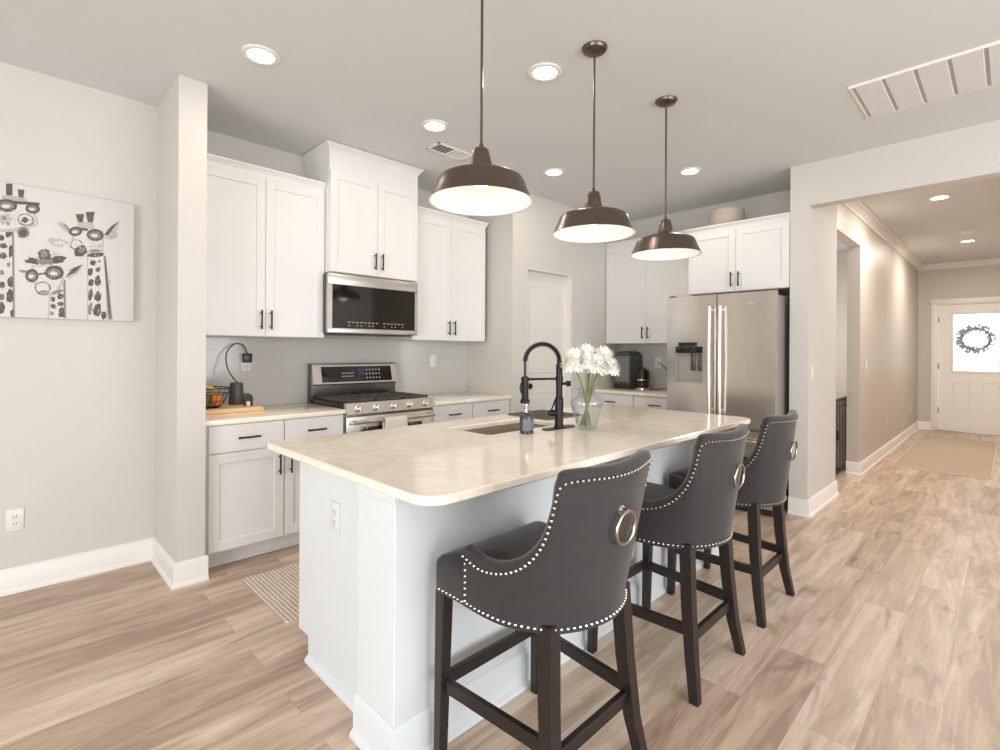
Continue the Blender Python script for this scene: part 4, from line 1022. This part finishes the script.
# ------------------------------------------------------------------ things on the left counter
cz = 0.906
tag(obj('cutting_board', MB().box(0.86, 1.225, 3.395, 3.78, cz, cz+0.024, 0.005).box(0.86, 1.215, 3.405, 3.775, cz+0.0235, cz+0.052, 0.005), WOOD, at=(1.0, 3.6, cz)), 'thick maple cutting board on the left countertop', 'cutting board')
bz = cz+0.052
bw = Vector((0.935, 3.54, bz))
bl = thing('wire_bowl', 'black wire fruit bowl on the cutting board', 'bowl', bw)
b = MB()
for r, z in ((0.055, 0.004), (0.085, 0.045), (0.105, 0.09), (0.112, 0.125)):
    b.tube([bw+Vector((r*math.cos(a), r*math.sin(a), z)) for a in [2*PI*i/32 for i in range(32)]], 0.0022 if z < 0.12 else 0.0035, 6, closed=True)
for i in range(18):
    a = 2*PI*i/18; b.tube([bw+Vector((r*math.cos(a), r*math.sin(a), z)) for r, z in ((0.0, 0.004), (0.055, 0.004), (0.074, 0.025), (0.085, 0.045), (0.105, 0.09), (0.112, 0.125))], 0.0016, 5)
obj('wire_frame', b, BLACK, bl)
for (dx, dy, dz, r, m, nm, lb_) in ((0.03, -0.035, 0.048, 0.038, ORANGE, 'orange', 'orange lying low at the front of the wire bowl'), (-0.04, 0.03, 0.048, 0.037, ORANGE, 'orange', 'orange lying at the back of the wire bowl'),
                                   (0.035, 0.042, 0.05, 0.036, ORANGE, 'orange', 'orange at the right side of the wire bowl'), (-0.035, -0.045, 0.05, 0.034, AVOC, 'avocado', 'dark green avocado at the front of the wire bowl')):
    tag(obj(nm, MB().sphere(bw+Vector((dx, dy, dz)), r, 18, 12, (1, 1, 0.95 if m is ORANGE else 1.25)), m, at=bw+Vector((dx, dy, dz-r))), lb_, 'fruit')
b = MB().tube([bw+Vector(q) for q in ((-0.08, 0.01, 0.10), (-0.045, -0.01, 0.125), (0.0, -0.02, 0.125), (0.04, -0.01, 0.105))], [0.006, 0.016, 0.017, 0.006], 10)
tag(obj('banana', b, BANANA, at=bw+Vector((0, 0, 0.1))), 'yellow banana on top of the fruit in the wire bowl', 'fruit')
gr = Vector((1.128, 3.66, bz))
g = thing('coffee_grinder', 'dark grey electric grinder with its cord plugged into the outlet above', 'grinder', gr)
obj('body', MB().lathe([(0.046, 0.0), (0.048, 0.008), (0.040, 0.13), (0.039, 0.14), (0.036, 0.146), (0, 0.147)], gr, 32), GREY_PL, g)
obj('side_grip', MB().lathe([(0.0, -0.012), (0.036, -0.01), (0.038, 0.0), (0.036, 0.01), (0, 0.012)], gr+Vector((0.062, -0.01, 0.035)), 24, 'Y'), BENAMEL, g)
pz = Vector((1.281, YK-0.008, 1.264))
obj('plug', MB().box(pz.x-0.03, pz.x+0.03, pz.y-0.05, pz.y-0.007, pz.z-0.033, pz.z+0.033, 0.006), BENAMEL, g)
cord = catmull([tuple(gr+Vector((0.015, 0.02, 0.143))), (1.125, 3.74, 1.14), (1.115, 3.82, 1.21), (1.13, 3.88, 1.30), (1.185, 3.91, 1.362), (1.25, 3.925, 1.36), (1.281, 3.92, 1.295)], 40)
obj('cord', MB().tube(cord, 0.004, 8), BENAMEL, g)
tr = Vector((1.15, 3.50, bz))
t = thing('trinket_stand', 'tiny dark stand with a white cup at the board corner', 'trinket', tr)
b = MB()
for dx in (-0.022, 0.022): b.box(tr.x+dx-0.004, tr.x+dx+0.004, tr.y-0.012, tr.y+0.012, bz, bz+0.04, 0.002)
b.box(tr.x-0.03, tr.x+0.03, tr.y-0.014, tr.y+0.014, bz+0.036, bz+0.046, 0.003); obj('stand', b, mat('dark_bronze', (70, 60, 54), 0.5, 0.4), t)
obj('cup', MB().lathe([(0.012, 0), (0.014, 0.03), (0.012, 0.031), (0.010, 0.004), (0, 0.004)], tr, 18), PLATE, t)

# ------------------------------------------------------------------ things on the kettle counter
ac = Vector((5.14, 3.095, 0.906))
a_ = thing('air_fryer', 'dark grey dome-topped countertop appliance left of the kettle', 'appliance', ac)
pts = []
for i in range(25):
    an = PI*i/24; pts.append((0.104*math.cos(an), 0.355+0.07*math.sin(an)))
prof = [(0.102, 0.0), (0.104, 0.355)]+pts[1:-1]+[(-0.104, 0.355), (-0.102, 0.0)]
b = MB().prism([(ac.x-0.13, ac.y+y, ac.z+z) for y, z in prof], (0.26, 0, 0))
bmesh.ops.bevel(b.bm, geom=[e for e in b.bm.edges if abs(e.calc_face_angle(0)) > 1.2 and abs((e.verts[0].co-e.verts[1].co).x) < 0.2], offset=0.012, segments=2, affect='EDGES')
obj('body', b, GREY_PL, a_)
obj('front_panel', MB().box(ac.x-0.139, ac.x-0.13, ac.y-0.09, ac.y+0.09, ac.z+0.075, ac.z+0.365, 0.004), mat('satin_grey_front', (122, 120, 118), 0.5, 0.0), a_)
obj('base_band', MB().box(ac.x-0.137, ac.x+0.125, ac.y-0.101, ac.y+0.101, ac.z, ac.z+0.05, 0.006), BENAMEL, a_)
kc = Vector((5.06, 2.87, 0.906))
k_ = thing('electric_kettle', 'shiny dark electric kettle on its base next to the grey appliance', 'kettle', kc)
obj('base', MB().lathe([(0.074, 0), (0.076, 0.006), (0.072, 0.022), (0, 0.023)], kc, 32), CHROME, k_)
obj('jug', MB().lathe([(0.068, 0.024), (0.072, 0.035), (0.070, 0.12), (0.060, 0.195), (0.052, 0.215), (0.044, 0.228), (0.02, 0.238), (0.012, 0.24), (0.012, 0.25), (0, 0.253)], kc, 36), mat('dark_chrome', (70, 64, 62), 0.12, 0.9), k_)
obj('handle', MB().tube(catmull([tuple(kc+Vector(q)) for q in ((-0.01, -0.045, 0.215), (-0.02, -0.075, 0.21), (-0.025, -0.092, 0.16), (-0.025, -0.088, 0.09), (-0.02, -0.06, 0.06))], 20), 0.009, 10), BENAMEL, k_)
obj('band', MB().lathe([(0.0705, 0.103), (0.0725, 0.108), (0.0705, 0.114)], kc, 36, cap=False), CHROME, k_)
obj('cord', MB().tube(catmull([tuple(kc+Vector((0.07, -0.03, 0.01))), (5.16, 2.74, 0.912), (5.23, 2.64, 0.95), (5.262, 2.66, 1.09), (5.262, 2.75, 1.18), (5.265, 2.80, 1.205)], 30), 0.004, 8), BENAMEL, k_)
# round woven box on top of the cabinets
dr_ = Vector((4.87, 1.895, 2.479))
d = thing('rattan_basket', 'round pale rattan basket on top of the refrigerator cabinet', 'basket', dr_)
obj('body', MB().lathe([(0.148, 0), (0.154, 0.01), (0.154, 0.145), (0, 0.145)], dr_, 36), RATTAN, d)
obj('lid', MB().lathe([(0.156, 0.143), (0.157, 0.167), (0.143, 0.186), (0, 0.194)], dr_, 36), RATTAN, d)

# ------------------------------------------------------------------ rugs, hall gate
b = MB(); pl = rounded(0.985, 3.1, 2.46, 3.10, (0.03, 0.03, 0.03, 0.05), 5)
b.prism([(x, y, 0.0) for x, y in pl], (0, 0, 0.009)); tag(obj('runner_rug', b, RUNNER, at=(0, 0, 0)), 'striped woven runner rug between the island and the range', 'rug')
hr = thing('hall_rug', 'tan rectangular rug on the hall floor before the front door', 'rug', (9.0, 0.55, 0))
obj('pile', MB().box(7.43, 10.57, 0.155, 0.975, 0, 0.008, 0.002, 1), HALLRUG, hr)
obj('border', MB().box(7.40, 7.429, 0.13, 1.0, 0, 0.009).box(10.571, 10.60, 0.13, 1.0, 0, 0.009).box(7.43, 10.57, 0.13, 0.154, 0, 0.009).box(7.43, 10.57, 0.976, 1.0, 0, 0.009), RUGEDGE, hr)
gt = thing('pet_gate', 'black metal gate standing in the doorway off the hall', 'gate', (6.4, 1.30, 0))
b = MB()
GX = (5.95, 6.80); gy = 1.30
b.box(GX[0], GX[1], gy-0.012, gy+0.012, 0.81, 0.835).box(GX[0], GX[1], gy-0.012, gy+0.012, 0.74, 0.755).box(GX[0], GX[1], gy-0.012, gy+0.012, 0.03, 0.055)
for x in (GX[0], GX[1]-0.024): b.box(x, x+0.024, gy-0.012, gy+0.012, 0, 0.84)
for x in (GX[0], GX[1]-0.03): b.box(x, x+0.03, gy-0.02, gy+0.16, 0, 0.02)
obj('frame', b, BLACK, gt)
for i in range(11):
    x = lerp(GX[0]+0.07, GX[1]-0.07, i/10); obj('bar', MB().tube([(x, gy, 0.05), (x, gy, 0.815)], 0.006, 6), BLACK, gt)
obj('latch', MB().box(6.33, 6.39, gy-0.03, gy+0.02, 0.40, 0.50, 0.006), BENAMEL, gt)

# ------------------------------------------------------------------ giraffe canvas
yc = 3.772
def cv(px, py):
    """a point of the picture plane, from where it stands in the photograph"""
    d = r2*((px-500)/F_PX)+u2*(-(py-375-DY)/F_PX)+fw
    t = yc/d.y; return Vector((d.x*t, yc, CAM_H+d.z*t))
A0, A1 = cv(133.5, 321), cv(133.5, 205)
cx0, cx1, cz0, cz1 = -0.62, A0.x, 1.493, 2.21
pic = thing('giraffe_canvas', 'white canvas print of three giraffes in sunglasses on the left wall', 'picture', ((cx0+cx1)/2, YG, cz0))
obj('canvas', MB().box(cx0, cx1, yc, YG-0.001, cz0, cz1, 0.003), CANVAS, pic)
class Art:
    def __init__(s, z): s.b = MB(); s.z = z; s.n = 0
    def poly(s, pts, m):
        s.n += 1; y = -0.0006-0.000007*s.n
        P = []
        for x, yy in pts:
            q = cv(*s.z(x, yy)); q.y += y
            q.z = max(q.z, cz0+0.001); P.append(q)
        s.b.mi = m; f = s.b.bm.faces.new([s.b.bm.verts.new(q) for q in P]); f.material_index = m
    def ell(s, x, y, rx, ry, m, rot=0.0, jag=0.0, n=18):
        rng = random.Random(int(x*7+y*13)); c, sn = math.cos(rot), math.sin(rot); pts = []
        for i in range(n):
            a = 2*PI*i/n; k = 1+rng.uniform(-jag, jag); u, v = rx*math.cos(a)*k, ry*math.sin(a)*k
            pts.append((x+u*c-v*sn, y+u*sn+v*c))
        s.poly(pts, m)
    def lens(s, x, y, rx, ry, rot=0.0):
        s.ell(x, y, rx, ry, 0, rot); s.ell(x, y, rx*0.68, ry*0.6, 1, rot); s.ell(x-rx*0.1, y+ry*0.1, rx*0.4, ry*0.28, 3, rot, 0.2)
    def fur(s, x, y, rx, ry, n, ang, m=2, ln=14, w=1.6):
        """loose pencil strokes scattered over an oval patch"""
        rng = random.Random(int(x*3+y*5+n))
        for _ in range(n):
            a, k = rng.uniform(0, 2*PI), math.sqrt(rng.random()); px, py = x+rx*k*math.cos(a), y+ry*k*math.sin(a)
            t = ang+rng.uniform(-0.5, 0.5); L = ln*rng.uniform(0.5, 1.2); ww = w*rng.uniform(0.6, 1.3)
            c, sn = math.cos(t), math.sin(t)
            s.poly([(px-c*L/2, py-sn*L/2), (px-sn*ww, py+c*ww), (px+c*L/2, py+sn*L/2), (px+sn*ww, py-c*ww)], m)
    def done(s): return obj('giraffe_drawing', s.b, [INK_D, INK_M, INK_L, CANVAS], pic, smooth=0)
D, MI, LI, WH = 0, 1, 2, 3
# right giraffe: picture coordinates of a close view, 0.16 px each from (40, 205)
g = Art(lambda x, y: (40+x*0.16, 205+y*0.16))
g.poly([(292, 300), (400, 300), (418, 420), (440, 600), (455, 716), (292, 716), (296, 500)], LI)
g.poly([(300, 300), (392, 300), (405, 450), (415, 716), (302, 716), (304, 500)], WH)
for x, y, rx, ry in ((330, 362, 19, 17), (372, 352, 10, 10), (314, 418, 18, 26), (362, 405, 15, 17), (318, 485, 17, 22), (360, 475, 20, 33), (315, 560, 15, 36), (362, 572, 21, 30), (314, 650, 14, 46), (358, 655, 25, 42), (398, 690, 16, 26)): g.ell(x, y, rx, ry, D if rx > 14 else MI, 0.1, 0.18)
g.poly([(398, 318), (410, 318), (432, 520), (452, 716), (428, 716), (414, 520)], MI)
g.poly([(404, 340), (410, 340), (428, 540), (440, 700), (430, 700), (416, 520)], D)
g.poly([(105, 105), (150, 108), (190, 150), (195, 185), (150, 160), (120, 130)], LI); g.poly([(140, 115), (165, 125), (195, 165), (185, 172), (160, 140)], MI)
g.poly([(400, 195), (420, 150), (465, 115), (497, 100), (488, 150), (450, 200), (415, 215)], LI); g.poly([(400, 185), (450, 130), (492, 104), (455, 150), (425, 190)], D)
g.ell(455, 195, 35, 18, LI, -0.5, 0.3); g.ell(110, 235, 60, 26, LI, 0.1, 0.25); g.ell(120, 238, 44, 14, WH, 0.1, 0.25)
g.poly([(205, 160), (395, 160), (400, 220), (395, 300), (290, 305), (230, 300), (195, 240)], LI); g.poly([(220, 165), (385, 165), (388, 280), (300, 290), (250, 280), (212, 235)], WH)
g.poly([(222, 58), (275, 56), (268, 108), (238, 108)], D); g.poly([(285, 45), (342, 42), (330, 110), (300, 112)], D); g.poly([(240, 108), (332, 108), (345, 150), (225, 150)], LI)
g.lens(222, 165, 42, 30, -0.1); g.lens(345, 188, 54, 38, 0.1); g.poly([(255, 142), (300, 148), (300, 162), (255, 156)], D)
g.ell(228, 250, 40, 34, MI, 0, 0.1); g.ell(226, 246, 32, 26, WH, 0, 0.1); g.ell(255, 288, 42, 32, D, -0.4, 0.12); g.ell(262, 282, 24, 15, MI, -0.4)
g.ell(345, 312, 52, 14, D, -0.08, 0.15); g.ell(375, 255, 18, 12, LI, 0, 0.3); g.ell(345, 286, 40, 8, MI, 0, 0.2)
g.fur(345, 500, 48, 200, 60, 1.45, LI, 26); g.fur(300, 230, 80, 55, 50, 0.6, LI, 20); g.fur(345, 255, 40, 30, 26, 0.2, MI, 16, 1.1); g.fur(250, 72, 22, 24, 14, 1.5, MI, 22, 1.2); g.fur(315, 74, 22, 26, 14, 1.5, MI, 22, 1.2); g.fur(120, 236, 55, 20, 24, 0.3, MI, 18, 1.0); g.fur(455, 175, 34, 32, 20, -0.6, MI, 18, 1.1); g.fur(435, 560, 10, 150, 24, 1.3, MI, 26, 1.4); g.fur(205, 250, 30, 28, 14, 0.9, LI, 14)
g.done()
# middle giraffe: 0.24 px each from (0, 160)
g = Art(lambda x, y: (x*0.24, 160+y*0.24))
g.poly([(205, 545), (272, 500), (273, 660), (198, 660)], LI); g.poly([(212, 548), (262, 520), (264, 660), (206, 660)], WH)
for x, y, rx, ry in ((220, 580, 11, 10), (252, 568, 13, 13), (222, 610, 12, 10), (258, 636, 14, 22), (216, 640, 9, 9), (252, 600, 14, 9)): g.ell(x, y, rx, ry, D if rx > 10 else MI, 0.1, 0.2)
g.poly([(264, 500), (273, 498), (275, 660), (267, 660)], MI)
g.poly([(130, 440), (255, 440), (268, 500), (245, 555), (200, 570), (160, 555), (135, 500)], LI); g.poly([(140, 445), (245, 445), (255, 500), (235, 540), (200, 555), (165, 545), (145, 500)], WH)
g.ell(185, 398, 26, 28, D, 0, 0.2); g.ell(140, 422, 36, 14, D, 0.1, 0.25); g.ell(238, 415, 40, 14, D, -0.1, 0.25); g.ell(190, 425, 40, 12, MI, 0, 0.2); g.ell(184, 392, 14, 14, MI, 0, 0.2)
g.lens(133, 482, 28, 28); g.lens(226, 470, 40, 30); g.poly([(160, 472), (190, 468), (190, 476), (160, 480)], D)
g.poly([(268, 490), (300, 450), (348, 433), (325, 470), (290, 495)], LI); g.poly([(275, 486), (305, 450), (345, 435), (312, 470)], D); g.poly([(75, 458), (110, 460), (112, 470), (90, 470)], MI)
g.ell(178, 535, 34, 28, MI, 0.1, 0.08); g.ell(178, 534, 28, 22, WH, 0.1, 0.08); g.ell(180, 548, 20, 3, D, -0.15); g.ell(238, 550, 26, 7, MI, -0.3, 0.2)
g.fur(200, 500, 55, 50, 44, 0.8, LI, 16, 1.1); g.fur(235, 600, 30, 60, 26, 1.4, LI, 16, 1.1); g.fur(190, 405, 75, 24, 40, 0.3, MI, 16, 1.0); g.fur(185, 392, 24, 24, 16, 1.2, LI, 14, 1.0); g.fur(310, 462, 30, 16, 14, -0.7, MI, 16, 1.0)
g.done()
# left giraffe
g = Art(lambda x, y: (x*0.24, 160+y*0.24))
g.poly([(-75, 285), (55, 285), (58, 400), (62, 660), (-90, 660)], LI); g.poly([(-68, 285), (47, 285), (50, 400), (52, 660), (-80, 660)], WH)
for x, y, rx, ry in ((8, 325, 12, 12), (14, 358, 17, 11), (12, 400, 17, 13), (46, 380, 10, 27), (46, 508, 16, 22), (44, 566, 18, 27), (6, 615, 14, 26), (52, 638, 10, 17), (36, 435, 8, 11), (8, 520, 13, 15), (8, 468, 9, 11), (8, 570, 10, 14), (-30, 340, 18, 18), (-35, 400, 16, 24), (-30, 470, 18, 22), (-36, 540, 20, 24), (-34, 620, 18, 30), (36, 305, 14, 18), (-62, 440, 10, 20)): g.ell(x, y, rx, ry, D if rx > 9 else MI, 0.1, 0.2)
g.poly([(50, 290), (58, 290), (62, 660), (55, 660)], MI)
g.poly([(-70, 170), (130, 175), (160, 250), (158, 272), (120, 285), (60, 300), (-60, 300), (-80, 230)], LI); g.poly([(-60, 175), (120, 182), (148, 252), (148, 266), (110, 275), (55, 285), (-55, 290), (-72, 230)], WH)
g.poly([(24, 98), (52, 98), (52, 148), (26, 148)], D); g.poly([(74, 122), (102, 124), (96, 165), (78, 162)], D); g.poly([(10, 145), (110, 158), (118, 178), (0, 170)], LI)
g.poly([(-70, 160), (165, 178), (165, 190), (-70, 176)], D); g.lens(28, 190, 44, 27, 0.05); g.lens(136, 203, 31, 21, 0.1); g.lens(-55, 180, 30, 24)
g.ell(108, 250, 36, 26, MI, 0.2, 0.08); g.ell(106, 248, 29, 20, WH, 0.2, 0.08); g.ell(104, 250, 15, 12, D, 0, 0.15); g.ell(96, 302, 25, 25, MI, 0, 0.1); g.ell(98, 304, 18, 17, D, 0, 0.15)
g.ell(20, 245, 26, 20, LI, 0, 0.3); g.ell(18, 242, 10, 8, MI, 0, 0.3); g.ell(34, 265, 8, 7, MI, 0, 0.3)
g.fur(20, 470, 30, 180, 50, 1.45, LI, 18, 1.1); g.fur(40, 235, 90, 40, 60, 0.3, LI, 18, 1.1); g.fur(20, 245, 34, 24, 26, 0.9, MI, 12, 0.9); g.fur(130, 262, 26, 16, 12, 0.2, MI, 14, 0.9); g.fur(60, 160, 50, 10, 16, 0.2, MI, 14, 0.9)
g.done()
